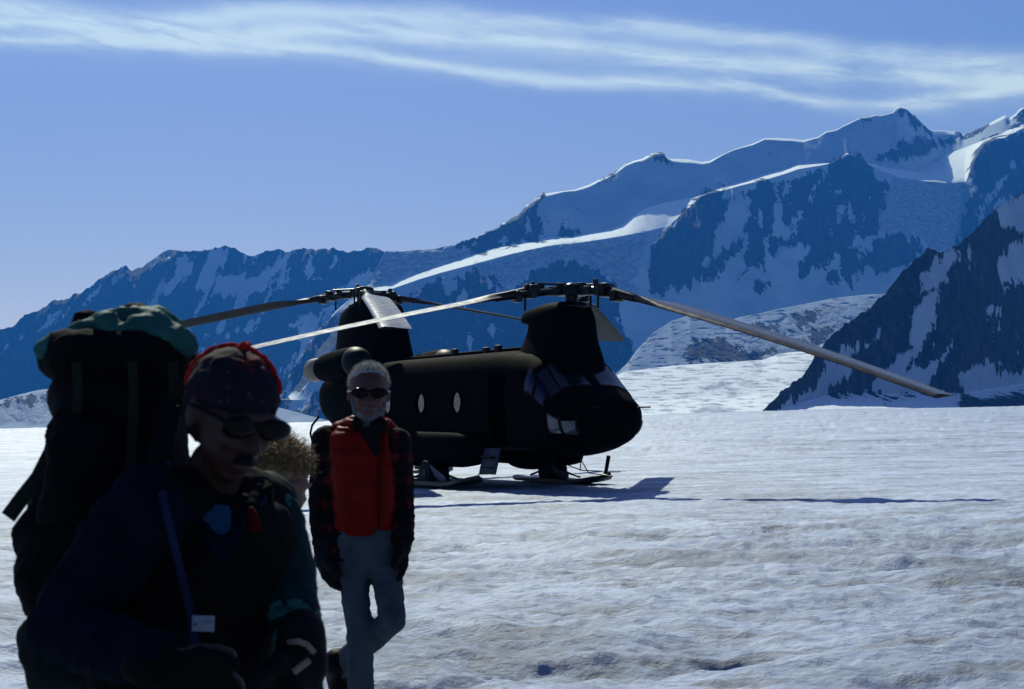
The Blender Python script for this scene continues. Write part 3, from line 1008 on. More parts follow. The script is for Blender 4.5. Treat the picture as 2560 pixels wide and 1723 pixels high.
def build_fuselage():
    xs = np.concatenate([np.linspace(1.74, 0.0, 28), np.linspace(-0.2, -9.0, 36), np.linspace(-9.3, -13.3, 16)])
    rings = []
    for x in xs:
        rings.append([fus_pt(x, 2 * math.pi * j / 64 + 0.02) for j in range(64)])
    me = ring_loft('fuselage', rings)
    o = link('fuselage', me, M_OLIVE, heli)
    inner_r = []
    for x in np.concatenate([np.linspace(1.45, 0.0, 16), np.linspace(-0.2, -9.0, 30), np.linspace(-9.3, -12.9, 12)]):
        inner_r.append([fus_pt(x, 2 * math.pi * j / 48 + 0.05) for j in range(48)])
        c_ = sum(inner_r[-1], Vector()) / 48
        inner_r[-1] = [c_ + (v_ - c_) * (1 - 0.05 / max(0.2, (v_ - c_).length)) for v_ in inner_r[-1]]
    inner = link('cutter', ring_loft('cutter', inner_r), M_INNER, heli)
    b0 = o.modifiers.new('hollow', 'BOOLEAN')
    b0.operation = 'DIFFERENCE'
    b0.object = inner
    b0.solver = 'EXACT'
    bake(o)
    bpy.data.objects.remove(inner, do_unlink=True)
    mb = MB()
    for x in CAB_S:
        mb.tube((x, -1.6, 2.08), (x, -0.95, 2.08), 0.27, seg=28)
    for x in CAB_P:
        mb.tube((x, 0.95, 2.12), (x, 1.6, 2.12), 0.34, seg=28)
    mb.box((-1.33, -1.3, 1.86), (0.80, 0.7, 1.72))
    cut = link('cutter', mb.mesh('cutter'), None, heli)
    b = o.modifiers.new('cut', 'BOOLEAN')
    b.operation = 'DIFFERENCE'
    b.object = cut
    b.solver = 'EXACT'
    n0 = len(o.data.polygons)
    bake(o)
    print('fuselage cut', n0, len(o.data.polygons), len(o.data.materials))
    bpy.data.objects.remove(cut, do_unlink=True)
    sharp(o.data, 0.5)
    return o


CAB_S = (-3.35, -5.35, -7.4)
CAB_P = (-3.6, -5.9, -8.1, -10.35)
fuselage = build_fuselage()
# cabin floor and rear bulkhead keep the inside dark
MB().box((-5.5, 0, 0.98), (11.0, 2.3, 0.06)).build('cabin_floor', M_INNER, heli)
mb = MB()
mb.box((0.55, 0, 1.75), (0.12, 1.9, 0.8))
mb.box((-0.45, 0.55, 1.5), (0.5, 0.55, 0.9), bevel=0.06).box((-0.45, -0.55, 1.5), (0.5, 0.55, 0.9), bevel=0.06)
mb.build('cockpit_seats', M_INNER, heli)

for s_, xsw, rr_, zz in ((-1, CAB_S, 0.262, 2.08), (1, CAB_P, 0.332, 2.12)):
    for x in xsw:
        hw = fus_at(x)[2]
        # pane sits inside the opening, rim outside it
        mb = MB()
        mb.tube((x, s_ * (hw - 0.035), zz), (x, s_ * (hw - 0.025), zz), rr_, seg=28)
        w = mb.build('cabin_window', M_GLASS, heli)
        rim = []
        for j in range(32):
            a = 2 * math.pi * j / 32
            for (rad, oy) in ((rr_ * 1.02, -0.02), (rr_ * 1.02, 0.025), (rr_ * 1.2, 0.022), (rr_ * 1.2, -0.02)):
                rim.append((x + rad * math.cos(a), s_ * (hw + oy), zz + rad * math.sin(a)))
        f = []
        for j in range(32):
            a, b = j * 4, ((j + 1) % 32) * 4
            f += [(a + i, b + i, b + (i + 1) % 4, a + (i + 1) % 4) for i in range(4)]
        link('window_rim', fix_normals(mesh_from('window_rim', rim, f)), M_OLIVE, w)


def patch(name, corners, mat, off, parent, n=8, thick=0.012):
    """curved pane on the fuselage skin; corners as (x, angle in degrees) in order"""
    (x0, t0), (x1, t1), (x2, t2), (x3, t3) = corners
    top, bot = [], []
    for i in range(n + 1):
        for j in range(n + 1):
            u, v = i / n, j / n
            x = (1 - u) * (1 - v) * x0 + u * (1 - v) * x1 + u * v * x2 + (1 - u) * v * x3
            t = (1 - u) * (1 - v) * t0 + u * (1 - v) * t1 + u * v * t2 + (1 - u) * v * t3
            top.append(fus_pt(x, R(t), off))
            bot.append(fus_pt(x, R(t), off - thick))
    N = n + 1
    f = []
    for i in range(n):
        for j in range(n):
            a = i * N + j
            f.append((a, a + 1, a + N + 1, a + N))
            b = a + N * N
            f.append((b, b + N, b + N + 1, b + 1))
    edge = [i for i in range(N)] + [i * N + n for i in range(1, N)] + [n * N + i for i in range(n - 1, -1, -1)] + [i * N for i in range(n - 1, 0, -1)]
    for a, b in zip(edge, edge[1:] + edge[:1]):
        f.append((a, b, b + N * N, a + N * N))
    o = link(name, fix_normals(mesh_from(name, top + bot, f)), mat, parent)
    sharp(o.data, 0.6)
    return o


def window(name, corners, mat, grow=0.035):
    cx = sum(c[0] for c in corners) / 4
    ct = sum(c[1] for c in corners) / 4
    big = [(c[0] + math.copysign(grow, c[0] - cx), c[1] + math.copysign(grow * 45, c[1] - ct)) for c in corners]
    w = patch(name, corners, mat, 0.022, heli)
    patch('frame', big, M_DARKM, 0.012, w)
    return w


for s_ in (-1, 1):
    def A(t):
        return 180 - t if s_ > 0 else t
    window('windshield', [(1.02, A(94)), (0.30, A(94)), (0.26, A(122)), (0.92, A(132))], M_SCREEN)
    window('corner_windshield', [(0.94, A(136)), (0.30, A(127)), (0.22, A(150)), (0.84, A(160))], M_SCREEN)
    window('cockpit_side_window', [(0.92, A(150)) if False else (0.72, A(150)), (0.40, A(143)), (0.36, A(172)), (0.66, A(173))], M_SIDE_PANE)
    window('door_window', [(0.28, A(152)), (-0.02, A(146)), (-0.06, A(172)), (0.24, A(172))], M_SIDE_PANE)
    window('chin_window', [(1.16, A(181)), (0.84, A(179)), (0.88, A(199)), (1.18, A(204))], M_CHIN)
    window('nose_window', [(1.52, A(186)), (1.24, A(183)), (1.26, A(206)), (1.47, A(222))], M_CHIN)

# lower half of the crew door, folded down, with steps
d = MB()
rot = Euler((R(-14), 0, 0)).to_matrix()
d.box((-1.33, -1.43, 0.68), (0.76, 0.05, 0.62), rot, 0.012)
door = d.build('crew_door', M_DOOR, heli)
st = MB()
for dz in (-0.15, 0.1):
    st.box((-1.33, -1.50, 0.68 + dz), (0.56, 0.10, 0.03), rot)
st.build('step', M_DARKM, door)

# side pods
for s_ in (-1, 1):
    rings = []
    for x, zb, zt, ye in [(-1.75, .80, 1.05, 1.30), (-1.85, .66, 1.18, 1.48), (-2.1, .56, 1.28, 1.68), (-2.6, .50, 1.34, 1.82), (-5, .48, 1.36, 1.87), (-8.2, .48, 1.36, 1.87),
                          (-9.2, .56, 1.32, 1.78), (-9.9, .72, 1.22, 1.55), (-10.1, .85, 1.08, 1.35)]:
        y0 = 1.16
        yc, hw = (y0 + ye) / 2, (ye - y0) / 2
        ring = []
        for j in range(28):
            a = 2 * math.pi * j / 28
            c, s = math.cos(a), math.sin(a)
            ring.append((x, s_ * (yc + hw * math.copysign(abs(c) ** (2 / 3.2), c)), (zb + zt) / 2 + (zt - zb) / 2 * math.copysign(abs(s) ** (2 / 3.2), s)))
        rings.append(ring)
    link('side_pod', ring_loft('side_pod', rings), M_OLIVE, heli)


def pylon(name, secs, mat, n=36, ex=2.4):
    S = np.array(secs, float)
    zs = np.linspace(S[0, 0], S[-1, 0], 26)
    rings = []
    for z in zs:
        xf, xa, hw = [np.interp(z, S[:, 0], S[:, i]) for i in (1, 2, 3)]
        xc, hl = (xf + xa) / 2, (xf - xa) / 2
        ring = []
        for j in range(n):
            a = 2 * math.pi * j / n
            c, s = math.cos(a), math.sin(a)
            tx = math.copysign(abs(c) ** (2 / ex), c)
            taper = 1 - 0.35 * max(0, -tx) ** 1.5
            ring.append((xc + hl * tx, hw * taper * math.copysign(abs(s) ** (2 / ex), s), z))
        rings.append(ring)
    return link(name, ring_loft(name, rings), mat, heli)


fp = pylon('forward_pylon', [(2.45, .52, -2.3, .94), (2.75, .62, -2.2, .92), (3.05, .60, -2.02, .86), (3.25, .56, -1.90, .78), (3.5, .52, -1.75, .68), (3.75, .50, -1.58, .64), (3.92, .49, -1.56, .62), (3.98, .49, -1.92, .62),
                             (4.10, .47, -2.00, .60), (4.22, .42, -1.90, .55), (4.32, .33, -1.45, .46), (4.38, .2, -.9, .34)], M_OLIVE, ex=3.0)
ap = pylon('aft_pylon', [(2.95, -8.35, -13.35, 1.08), (3.15, -8.7, -13.5, .85), (3.4, -8.8, -13.62, .68), (3.9, -8.95, -13.68, .58), (4.6, -9.2, -13.60, .50), (4.95, -9.42, -13.35, .46),
                         (5.12, -9.68, -12.95, .42), (5.25, -10.3, -12.4, .32)], M_OLIVE)
# engines beside the aft pylon
for s_ in (-1, 1):
    def eng_ring(x, r, zc, yc, n=28):
        return [(x, s_ * yc + r * math.cos(2 * math.pi * j / n), zc + r * math.sin(2 * math.pi * j / n)) for j in range(n)]
    prof = [(-9.15, .40), (-9.3, .45), (-9.8, .46), (-10.6, .45), (-11.1, .42), (-11.45, .37)]
    e = link('engine', ring_loft('engine', [eng_ring(x, r, 3.30 + (x + 9) * .05, 1.42) for x, r in prof]), M_OLIVE, heli)
    link('intake_dome', ring_loft('intake_dome', [eng_ring(x, r, 3.30, 1.42) for x, r in
                                                 [(-8.60, .06), (-8.63, .18), (-8.72, .30), (-8.86, .38), (-9.05, .42), (-9.2, .43)]]), M_DARKM, e)
    out_ = [eng_ring(x, r, 3.17 + (x + 11.4) * .05, 1.45 + (-11.4 - x) * .12) for x, r in [(-11.40, .33), (-11.7, .345), (-12.0, .355), (-12.02, .33), (-11.6, .30)]]
    link('exhaust_nozzle', ring_loft('exhaust_nozzle', out_, cap=False), M_NOZZLE, e)
    MB().tube((-11.5, s_ * 1.45, 3.165), (-11.55, s_ * 1.45, 3.163), 0.31, seg=24).build('exhaust_core', M_INNER, e)
    MB().box((-10.3, s_ * 1.05, 3.25), (1.8, 0.6, 0.35), bevel=0.08).build('engine_mount', M_OLIVE, e)

# roof fittings
for x, y, h_ in ((-2.6, -0.5, .16), (-3.3, -0.45, .14), (-4.9, -0.5, .17), (-5.6, 0.3, .1)):
    rt = MB()
    rt.box((x, y, 3.30 + h_ / 2), (0.24, 0.12, h_ + .06), bevel=0.03)
    rt.build('roof_antenna', M_DARKM, heli)
dr = MB()
dr.box((-5.3, 0, 3.34), (6.4, 0.55, 0.18), bevel=0.07)
dr.build('drive_shaft_tunnel', M_OLIVE, heli)
for y in (-0.55, 0.75):
    pt = MB()
    pt.tube((1.35, y, 1.93), (2.05, y, 1.93), 0.018, seg=8).tube((1.25, y, 1.99), (1.36, y, 1.93), 0.03, seg=8)
    pt.build('pitot_tube', M_DARKM, heli)
an = MB()
an.tube((0.10, 0.95, 0.80), (-0.02, 0.95, 0.42), 0.05, 0.045, 10).box((0.03, 0.95, 0.40), (0.22, 0.07, 0.05), bevel=0.01)
an.build('belly_antenna', M_DARKM, heli)
MB().ball((-2.0, 0.1, 0.66), (0.75, 0.55, 0.22), 20).build('belly_fairing', M_OLIVE, heli)
wire = MB()
wire.path([(-1.0, 0.9, .75), (-1.6, 1.25, .42), (-2.6, 1.5, .52)], 0.014).path([(-0.6, .6, .75), (-1.3, 1.3, .36), (-0.4, 1.4, .30)], 0.014).path([(-1.6, 1.25, .42), (-0.2, .95, .44)], 0.014)
wire.build('brace_wire', M_DARKM, heli)
tl = MB()
tl.path([(-12.9, -1.0, 1.75), (-13.3, -1.05, 1.50), (-13.45, -1.05, 1.25), (-13.3, -1.05, 1.02), (-13.0, -1.0, 1.0)], 0.035)
tl.build('tail_handle', M_OLIVE, heli)


# landing gear: wheel, strut and long ski on each corner
def gear(x, y, twin, ski_f, ski_b, pale):
    g = MB()
    s_ = 1 if y > 0 else -1
    g.tube((x, y * .93, 0.95), (x, y, 0.38), 0.10, 0.085).tube((x - .02, y, .38), (x + .25, y * .9, .8), 0.045)
    g.tube((x, y - .28, 0.36), (x, y + .28, 0.36), 0.05)
    leg = g.build('landing_gear', M_DARKM, heli)
    for dy in ((-.17, .17) if twin else (0,)):
        rings = []
        for yy, r in ((-.10, .18), (-.11, .27), (-.08, .315), (0, .325), (.08, .315), (.11, .27), (.10, .18)):
            rings.append([(x + r * math.cos(2 * math.pi * j / 24), y + dy + yy, .345 + r * math.sin(2 * math.pi * j / 24)) for j in range(24)])
        w = link('wheel', ring_loft('wheel', rings), M_TYRE, leg)
        MB().tube((x, y + dy - .12, .345), (x, y + dy + .12, .345), 0.12, seg=16).build('hub_cap', M_DARKM, w)
    # the ski: a cambered plank with a rounded, turned up tip
    top, n = [], 26
    W = 0.34
    verts, faces = [], []
    for i in range(n + 1):
        u = i / n
        xx = x + ski_b + (ski_f - ski_b) * u
        f_ = max(0, (u - 0.62) / 0.38)
        zz = 0.10 + 0.30 * f_ ** 2 * (1 - .25 * f_) + 0.05 * max(0, (0.12 - u) / .12) ** 2
        w = W * (1 - max(0, (u - .86) / .14) ** 2.2 * .98) * (1 - .35 * max(0, (.08 - u) / .08))
        w = max(w, 0.03)
        th = 0.055 + 0.04 * math.sin(math.pi * u)
        for yy, dz in ((-w, 0), (-w, th), (-w * .5, th + .03), (w * .5, th + .03), (w, th), (w, 0)):
            verts.append((xx, y + yy, zz - .05 + dz))
    for i in range(n):
        for j in range(6):
            a, b = i * 6 + j, i * 6 + (j + 1) % 6
            faces.append((a, b, b + 6, a + 6))
    faces.append(tuple(range(6)))
    faces.append(tuple(range(n * 6, n * 6 + 6)))
    sk = link('ski', fix_normals(mesh_from('ski', verts, faces)), M_SKI, leg)
    sharp(sk.data, 0.5)
    ped = MB()
    ped.box((x + .1, y, .24), (.95, .30, .20), bevel=0.04)
    ped.path([(x + .5, y, .34), (x + 1.3, y, .22)], 0.03).path([(x - .5, y, .34), (x - 1.1, y, .20)], 0.03)
    # sloping cover plate beside the wheel
    ped.build('ski_pedestal', M_DARKM, leg)
    cv_ = MB()
    cv_.box((x + .62, y - .2, .30), (.85, .035, .26), Euler((R(20), R(18), 0)).to_matrix(), 0.01)
    cv_.build('ski_cover_plate', pale, leg)
    MB().path([(x + ski_f - .05, y, .38), (x + ski_f + .45, y, .40)], 0.012).build('ski_tip_cable', M_DARKM, leg)


gear(-3.65, -1.72, True, 2.3, -1.7, M_SKI_PALE)
gear(-3.65, 1.72, True, 2.65, -1.7, M_SKI_PALE)
gear(-10.9, -1.6, False, 1.6, -1.3, M_SKI)
gear(-10.9, 1.6, False, 1.6, -1.3, M_SKI)
# fitting under the aft pods
for s_ in (-1, 1):
    MB().box((-10.9, s_ * 1.45, .95), (.7, .4, .6), bevel=0.08).build('aft_gear_fairing', M_OLIVE, heli)

HELI_M = Matrix.Translation(Vector((1.39, 33.0, HELI_Z))) @ Euler((0, 0, R(-60))).to_matrix().to_4x4()
HELI_I = HELI_M.inverted()


def rotor(name, hub_w, blades):
    """hub in world space; blades: (azimuth deg, tip height, pitch root deg, pitch tip deg)"""
    hub = HELI_I @ Vector(hub_w)
    h = MB()
    h.tube(hub - Vector((0, 0, .55)), hub + Vector((0, 0, .06)), 0.17, 0.15, 18)
    h.tube(hub - Vector((0, 0, .09)), hub + Vector((0, 0, .08)), 0.34, 0.31, 24)
    h.ball(hub + Vector((0, 0, .10)), (.20, .20, .12), 16)
    h.tube(hub - Vector((0, 0, .40)), hub - Vector((0, 0, .33)), 0.42, 0.42, 24)
    ho = h.build(name, M_HUB, heli)
    for az, tz, p0, p1 in blades:
        a = R(az)
        uw = Vector((math.cos(a), math.sin(a), 0))
        u = (HELI_I.to_3x3() @ uw).normalized()
        side = Vector((0, 0, 1)).cross(u)
        drop = tz - hub_w[2]

        def ctr(r):
            q = max(0, (r - .9) / (9.14 - .9))
            return hub + u * r + Vector((0, 0, drop * (0.84 * q + 0.16 * q * q)))
        # arm: hinge block, lag damper and pitch sleeve
        m = MB()
        m.box(hub + u * .48, (.34, .26, .20), Matrix((u, side, Vector((0, 0, 1)))).transposed(), 0.03)
        m.tube(hub + u * .62, ctr(1.15), 0.10, 0.12, 14)
        m.tube(ctr(1.0), ctr(1.9), 0.13, 0.09, 14)
        m.tube(ctr(.95) - side * .22 + Vector((0, 0, .04)), ctr(.95) + side * .22 + Vector((0, 0, .04)), 0.085, seg=12)
        m.tube(hub + u * .55 + side * .24, ctr(1.35) + side * .20, 0.05, seg=10)
        m.tube(ctr(1.05) - side * .30, ctr(1.05) - side * .30 + Vector((0, 0, -.42)), 0.03, seg=8)
        m.box(ctr(.78) + Vector((0, 0, .12)), (.16, .14, .10), Matrix((u, side, Vector((0, 0, 1)))).transposed(), 0.02)
        m.box(ctr(1.12) + Vector((0, 0, .13)), (.12, .30, .10), Matrix((u, side, Vector((0, 0, 1)))).transposed(), 0.02)
        BX = Matrix((u, side, Vector((0, 0, 1)))).transposed()
        m.box(ctr(1.02), (.20, .52, .30), BX, 0.04).box(ctr(1.34) - Vector((0, 0, .06)), (.16, .34, .26), BX, 0.03)
        m.box(hub + u * .30 + Vector((0, 0, .14)), (.18, .16, .12), BX, 0.02).box(ctr(.90) - side * .20 + Vector((0, 0, .17)), (.10, .10, .12), BX, 0.02)
        m.tube(hub + u * .2 + side * .15 + Vector((0, 0, .16)), ctr(.9) + side * .18 + Vector((0, 0, .15)), 0.025, seg=8)
        m.build('blade_arm', M_HUB, ho)
        rings = []
        rs = [1.75, 1.95, 2.2, 2.6, 3.0] + list(np.linspace(3.4, 9.05, 22)) + [9.14]
        for r in rs:
            c = ctr(r)
            t = (ctr(r + .05) - ctr(r - .05)).normalized()
            k_ = min(1, max(0, (r - 1.75) / 1.1))
            k_ = k_ * k_ * (3 - 2 * k_)
            chord = 0.20 + (0.81 - .20) * k_
            th = 0.17 * (1 - k_) + 0.085 * k_
            pit = R(p0 + (p1 - p0) * (r / 9.14))
            up = t.cross(side).normalized()
            if up.z < 0:
                up.negate()
            cd = (side * math.cos(pit) + up * math.sin(pit)).normalized()
            nn = t.cross(cd).normalized()
            if nn.z < 0:
                nn.negate()
            ring = []
            for cx_, cz_ in ((-.27, 0), (-.22, .40), (-.10, .60), (.10, .55), (.35, .28), (.60, .07), (.72, .03), (.72, -.03), (.55, -.08), (.30, -.22), (.05, -.38), (-.15, -.40), (-.24, -.25)):
                ring.append(c + cd * (cx_ * chord) + nn * (cz_ * th))
            rings.append(ring)
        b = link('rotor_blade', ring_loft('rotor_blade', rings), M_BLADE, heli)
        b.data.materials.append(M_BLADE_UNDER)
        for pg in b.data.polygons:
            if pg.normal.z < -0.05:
                pg.material_index = 1  # down-facing faces take the darker material
        sharp(b.data, 0.7)
    return ho


def az_pitch(p):
    return p


rotor('forward_rotor_hub', (1.39, 33.0, 4.62), [(-43.5, 2.08, 12, 3), (79, 4.01, 0, 0), (199, 2.74, -5.5, -3.5)])
rotor('aft_rotor_hub', (-4.58, 43.3, 5.48), [(-80, 3.85, 0, 0), (40, 4.73, 7, 7), (160, 4.17, 8, 7)])


# ------------------------------------------------------------------ people
def cap_mesh(bm, p0, p1, r0, r1, seg=16):
    p0, p1 = Vector(p0), Vector(p1)
    d = p1 - p0
    L = d.length
    if L < 1e-5:
        d, L = Vector((0, 0, 1)), 1e-5
    z = d.normalized()
    x = z.orthogonal().normalized()
    y = z.cross(x)
    rows = []
    for i in range(5):
        a = math.pi / 2 * i / 4
        rows.append((p0 - z * r0 * math.cos(a), r0 * math.sin(a)))
    for i in range(5):
        a = math.pi / 2 * i / 4
        rows.append((p1 + z * r1 * math.sin(a), r1 * math.cos(a)))
    add_rings(bm, [[c + (x * math.cos(2 * math.pi * j / seg) + y * math.sin(2 * math.pi * j / seg)) * max(r, 1e-4) for j in range(seg)] for c, r in rows])


def add_rings(bm, rings):
    vs = [[bm.verts.new(p) for p in r] for r in rings]
    n = len(vs[0])
    for a, b in zip(vs[:-1], vs[1:]):
        for j in range(n):
            bm.faces.new((a[j], a[(j + 1) % n], b[(j + 1) % n], b[j]))
    bm.faces.new(vs[0][::-1])
    bm.faces.new(vs[-1])


def blob(name, prims, mat, parent, voxel=0.012, smooth=5, disp=None, keep=None):
    """one continuous skin grown over tapered limbs, lofted trunks and ellipsoids"""
    bm = bmesh.new()
    for p in prims:
        if p[0] == 'c':
            cap_mesh(bm, *p[1:])
        elif p[0] == 'l':          # loft: rings (centre, half width vector, half depth vector)
            rings = []
            for c, a, b in p[1]:
                c, a, b = Vector(c), Vector(a), Vector(b)
                ring = []
                for j in range(28):
                    t = 2 * math.pi * j / 28
                    cc, ss = math.cos(t), math.sin(t)
                    e = 2 / 2.5
                    ring.append(c + a * math.copysign(abs(cc) ** e, cc) + b * math.copysign(abs(ss) ** e, ss))
                rings.append(ring)
            add_rings(bm, rings)
        elif p[0] == 'e':
            _, c, r, rot = p
            m = Matrix.Translation(Vector(c)) @ (rot.to_4x4() if rot else Matrix.Identity(4)) @ Matrix.Diagonal((r[0], r[1], r[2], 1))
            bmesh.ops.create_uvsphere(bm, u_segments=22, v_segments=14, radius=1.0, matrix=m)
    bmesh.ops.recalc_face_normals(bm, faces=bm.faces)
    me = bpy.data.meshes.new(name)
    bm.to_mesh(me)
    bm.free()
    o = link(name, me, mat, parent)
    rm = o.modifiers.new('skin', 'REMESH')
    rm.mode = 'VOXEL'
    rm.voxel_size = voxel
    sm = o.modifiers.new('soft', 'SMOOTH')
    sm.factor = 0.5
    sm.iterations = smooth
    bake(o)
    me = o.data
    if disp:
        n = len(me.vertices)
        co = np.empty(n * 3, np.float32)
        no = np.empty(n * 3, np.float32)
        me.vertices.foreach_get('co', co)
        me.vertices.foreach_get('normal', no)
        co, no = co.reshape(-1, 3), no.reshape(-1, 3)
        d = disp(co.astype(float), no.astype(float))
        co = co + no * np.asarray(d)[:, None]
        me.vertices.foreach_set('co', co.astype(np.float32).reshape(-1))
        me.update()
    if keep:
        bm = bmesh.new()
        bm.from_mesh(me)
        bmesh.ops.delete(bm, geom=[v for v in bm.verts if not keep(v.co)], context='VERTS')
        bm.to_mesh(me)
        bm.free()
    me.polygons.foreach_set('use_smooth', [True] * len(me.polygons))
    return o


def folds(amp=0.006, s=14.0, seed=0, stretch=(1, 1, 1.8)):
    """cloth creases"""
    def f(co, no):
        a = fbm(co[:, 0] * s * stretch[0] + co[:, 1] * s * .6, co[:, 2] * s * stretch[2] + co[:, 1] * s * .5, 3, seed)
        b = ridged(co[:, 0] * s * .7 - co[:, 2] * s * .5, co[:, 2] * s * .8 + co[:, 1] * s * .9, 3, seed + 5)
        return amp * (0.7 * a + 0.9 * (b - .3))
    return f


def basis(fwd):
    """fwd horizontal facing -> (right hand side, forward, up)"""
    f = Vector((fwd[0], fwd[1], 0)).normalized()
    return Vector((f.y, -f.x, 0)), f, Vector((0, 0, 1))


def head_prims(c, H, rot):
    """c: middle of the head; H: height chin to crown; rot: 3x3 whose columns are right, forward, up of the head"""
    def P(x, y, z):
        return c + rot @ Vector((x * H, y * H, z * H))

    def E(x, y, z, rx, ry, rz):
        return ('e', P(x, y, z), (rx * H, ry * H, rz * H), rot)
    pr = [E(0, -.06, .16, .33, .40, .34), E(0, .04, .02, .29, .34, .36), E(0, .10, -.20, .25, .27, .24), E(0, .18, -.38, .15, .15, .12),
          E(0, .36, .12, .24, .06, .05),                                    # brow
          E(.13, .30, -.10, .10, .08, .09), E(-.13, .30, -.10, .10, .08, .09),  # cheeks
          E(0, .36, -.27, .11, .06, .035), E(0, .355, -.325, .10, .06, .03),      # lips
          E(.345, -.04, -.03, .035, .09, .13), E(-.345, -.04, -.03, .035, .09, .13)]  # ears
    pr.append(('c', P(0, .36, .06), P(0, .455, -.12), .035 * H, .055 * H))
    pr.append(('c', P(.05, .40, -.135), P(-.05, .40, -.135), .045 * H, .045 * H))
    return pr, P


def hand_prims(w, d, palm, thumb, L=0.19, curl=0.7, grow=1.0):
    """w wrist point, d pointing along the hand, palm: normal out of the palm, thumb: side of the thumb"""
    d, palm = Vector(d).normalized(), Vector(palm).normalized()
    t = Vector(thumb).normalized()
    t = (t - d * t.dot(d)).normalized()
    pr = []
    pl = L * .52
    k0 = [w + d * pl + t * (L * x) for x in (.17, .06, -.06, -.16)]
    for i, kk in enumerate(k0):
        pr.append(('c', w + t * (L * (.10 - .065 * i)), kk, .021 * grow, .017 * grow))
    lens = (.40, .45, .42, .33)
    for i, kk in enumerate(k0):
        p, dd = kk, d.copy()
        r = .0125 * grow
        for s in (.45, .30, .25):
            ang = curl * (0.9 if s < .4 else 0.6)
            dd = (dd * math.cos(ang) + palm * math.sin(ang)).normalized()
            dn = palm - dd * palm.dot(dd)
            q = p + dd * (L * lens[i] * s)
            pr.append(('c', p, q, r, r * .93))
            p, r = q, r * .93
    p = w + t * (L * .13) + d * (L * .12)
    dd = (d * .6 + t * .8 + palm * .25).normalized()
    for s in (.26, .18, .15):
        q = p + dd * (L * s)
        pr.append(('c', p, q, .0155 * grow, .0135 * grow))
        p = q
        dd = (dd * .8 + d * .35 + palm * .35).normalized()
    return pr


def strands(name, roots, mat, parent, length, r0=0.0016, curl=0.0, grav=0.3, seg=5, lift=0.6, seed=1, jitter=0.5):
    """tufts of hair: roots are (point, outward normal, flow direction)"""
    rnd = random.Random(seed)
    V, Fc = [], []
    for p, n, fl in roots:
        L = length * rnd.uniform(.6, 1.25)
        d = (Vector(n) * lift + Vector(fl) + Vector((rnd.gauss(0, jitter), rnd.gauss(0, jitter), rnd.gauss(0, jitter)))).normalized()
        ax = Vector((rnd.gauss(0, 1), rnd.gauss(0, 1), rnd.gauss(0, 1))).normalized()
        ph = rnd.uniform(0, 6.28)
        p = Vector(p)
        prev = None
        for i in range(seg + 1):
            u = i / seg
            off = Vector()
            if curl:
                x = d.orthogonal().normalized()
                y = d.cross(x)
                off = (x * math.cos(ph + u * 9) + y * math.sin(ph + u * 9)) * curl * min(1, u * 3)
            c = p + off
            r = r0 * (1 - u) ** .6 + 0.0002
            x = d.orthogonal().normalized()
            y = d.cross(x)
            base = len(V)
            for j in range(3):
                a = 2.094 * j
                V.append(tuple(c + (x * math.cos(a) + y * math.sin(a)) * r))
            if prev is not None:
                for j in range(3):
                    Fc.append((prev + j, prev + (j + 1) % 3, base + (j + 1) % 3, base + j))
            prev = base
            d = (d + Vector((0, 0, -grav / seg)) + ax * (.25 * rnd.uniform(-1, 1))).normalized()
            p = p + d * (L / seg)
    return link(name, mesh_from(name, V, Fc), mat, parent)


def cloth(name, col, var=0.3, scale=16.0, weave=220.0, rough=0.85, sheen=0.2, bump=0.25):
    k = NT(name)
    f = k.noise(scale, 5, 0.62)
    k.set(Base_Color=k.ramp(f, [(0.3, tuple(c * (1 - var) for c in col)), (0.7, tuple(c * (1 + var) for c in col))]), Roughness=rough)
    h = k.math('ADD', k.noise(weave, 2, 0.5), k.math('MULTIPLY', k.noise(30.0, 4, 0.6), 1.5))
    k.set(Normal=k.bump(h, bump, 0.004))
    k.p.inputs['Specular IOR Level'].default_value = 0.035
    return k.m


def skin_mat(name, col):
    k = NT(name)
    f = k.noise(22.0, 5, 0.6)
    k.set(Base_Color=k.ramp(f, [(0.3, tuple(c * .75 for c in col)), (0.7, tuple(c * 1.15 for c in col))]), Roughness=0.55,
          Normal=k.bump(k.noise(160.0, 3), 0.2, 0.002))
    k.p.inputs['Specular IOR Level'].default_value = 0.25
    return k.m


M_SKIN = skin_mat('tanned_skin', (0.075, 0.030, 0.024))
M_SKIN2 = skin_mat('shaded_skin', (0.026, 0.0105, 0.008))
M_SKIN3 = skin_mat('sunlit_skin', (0.16, 0.075, 0.055))  # lighter skin colour stands in for sun on the face edge
M_GREY_HAIR = cloth('grey_hair', (0.30, 0.30, 0.28), 0.25, 60, 500, 0.5, 0.0, 0.3)
M_BEARD = cloth('grey_beard', (0.10, 0.105, 0.11), 0.5, 60, 500, 0.6, 0.0, 0.4)
M_BLOND = cloth('blond_hair', (0.19, 0.125, 0.062), 0.45, 50, 500, 0.45, 0.0, 0.3)
M_DARK_HAIR = cloth('dark_hair', (0.010, 0.008, 0.010), 0.4, 60, 400, 0.5, 0.0, 0.3)
M_LENS = simple('dark_lens', (0.002, 0.002, 0.003), rough=0.22, spec=0.10, var=0.1)
M_VEST = cloth('red_nylon_shell', (0.115, 0.0050, 0.0040), 0.22, 10, 260, 0.42, 0.1, 0.2)
M_VESTRED_DARK = cloth('dark_lining', (0.006, 0.006, 0.008), 0.3)
M_JEANS = cloth('grey_blue_trousers', (0.042, 0.054, 0.068), 0.25, 12, 320, 0.9, 0.15, 0.3)
M_GLOVE = cloth('dark_glove_leather', (0.006, 0.008, 0.009), 0.4, 30, 260, 0.6, 0.05, 0.3)
M_BOOT = cloth('black_boot_leather', (0.006, 0.006, 0.006), 0.4, 30, 200, 0.5, 0.0, 0.3)
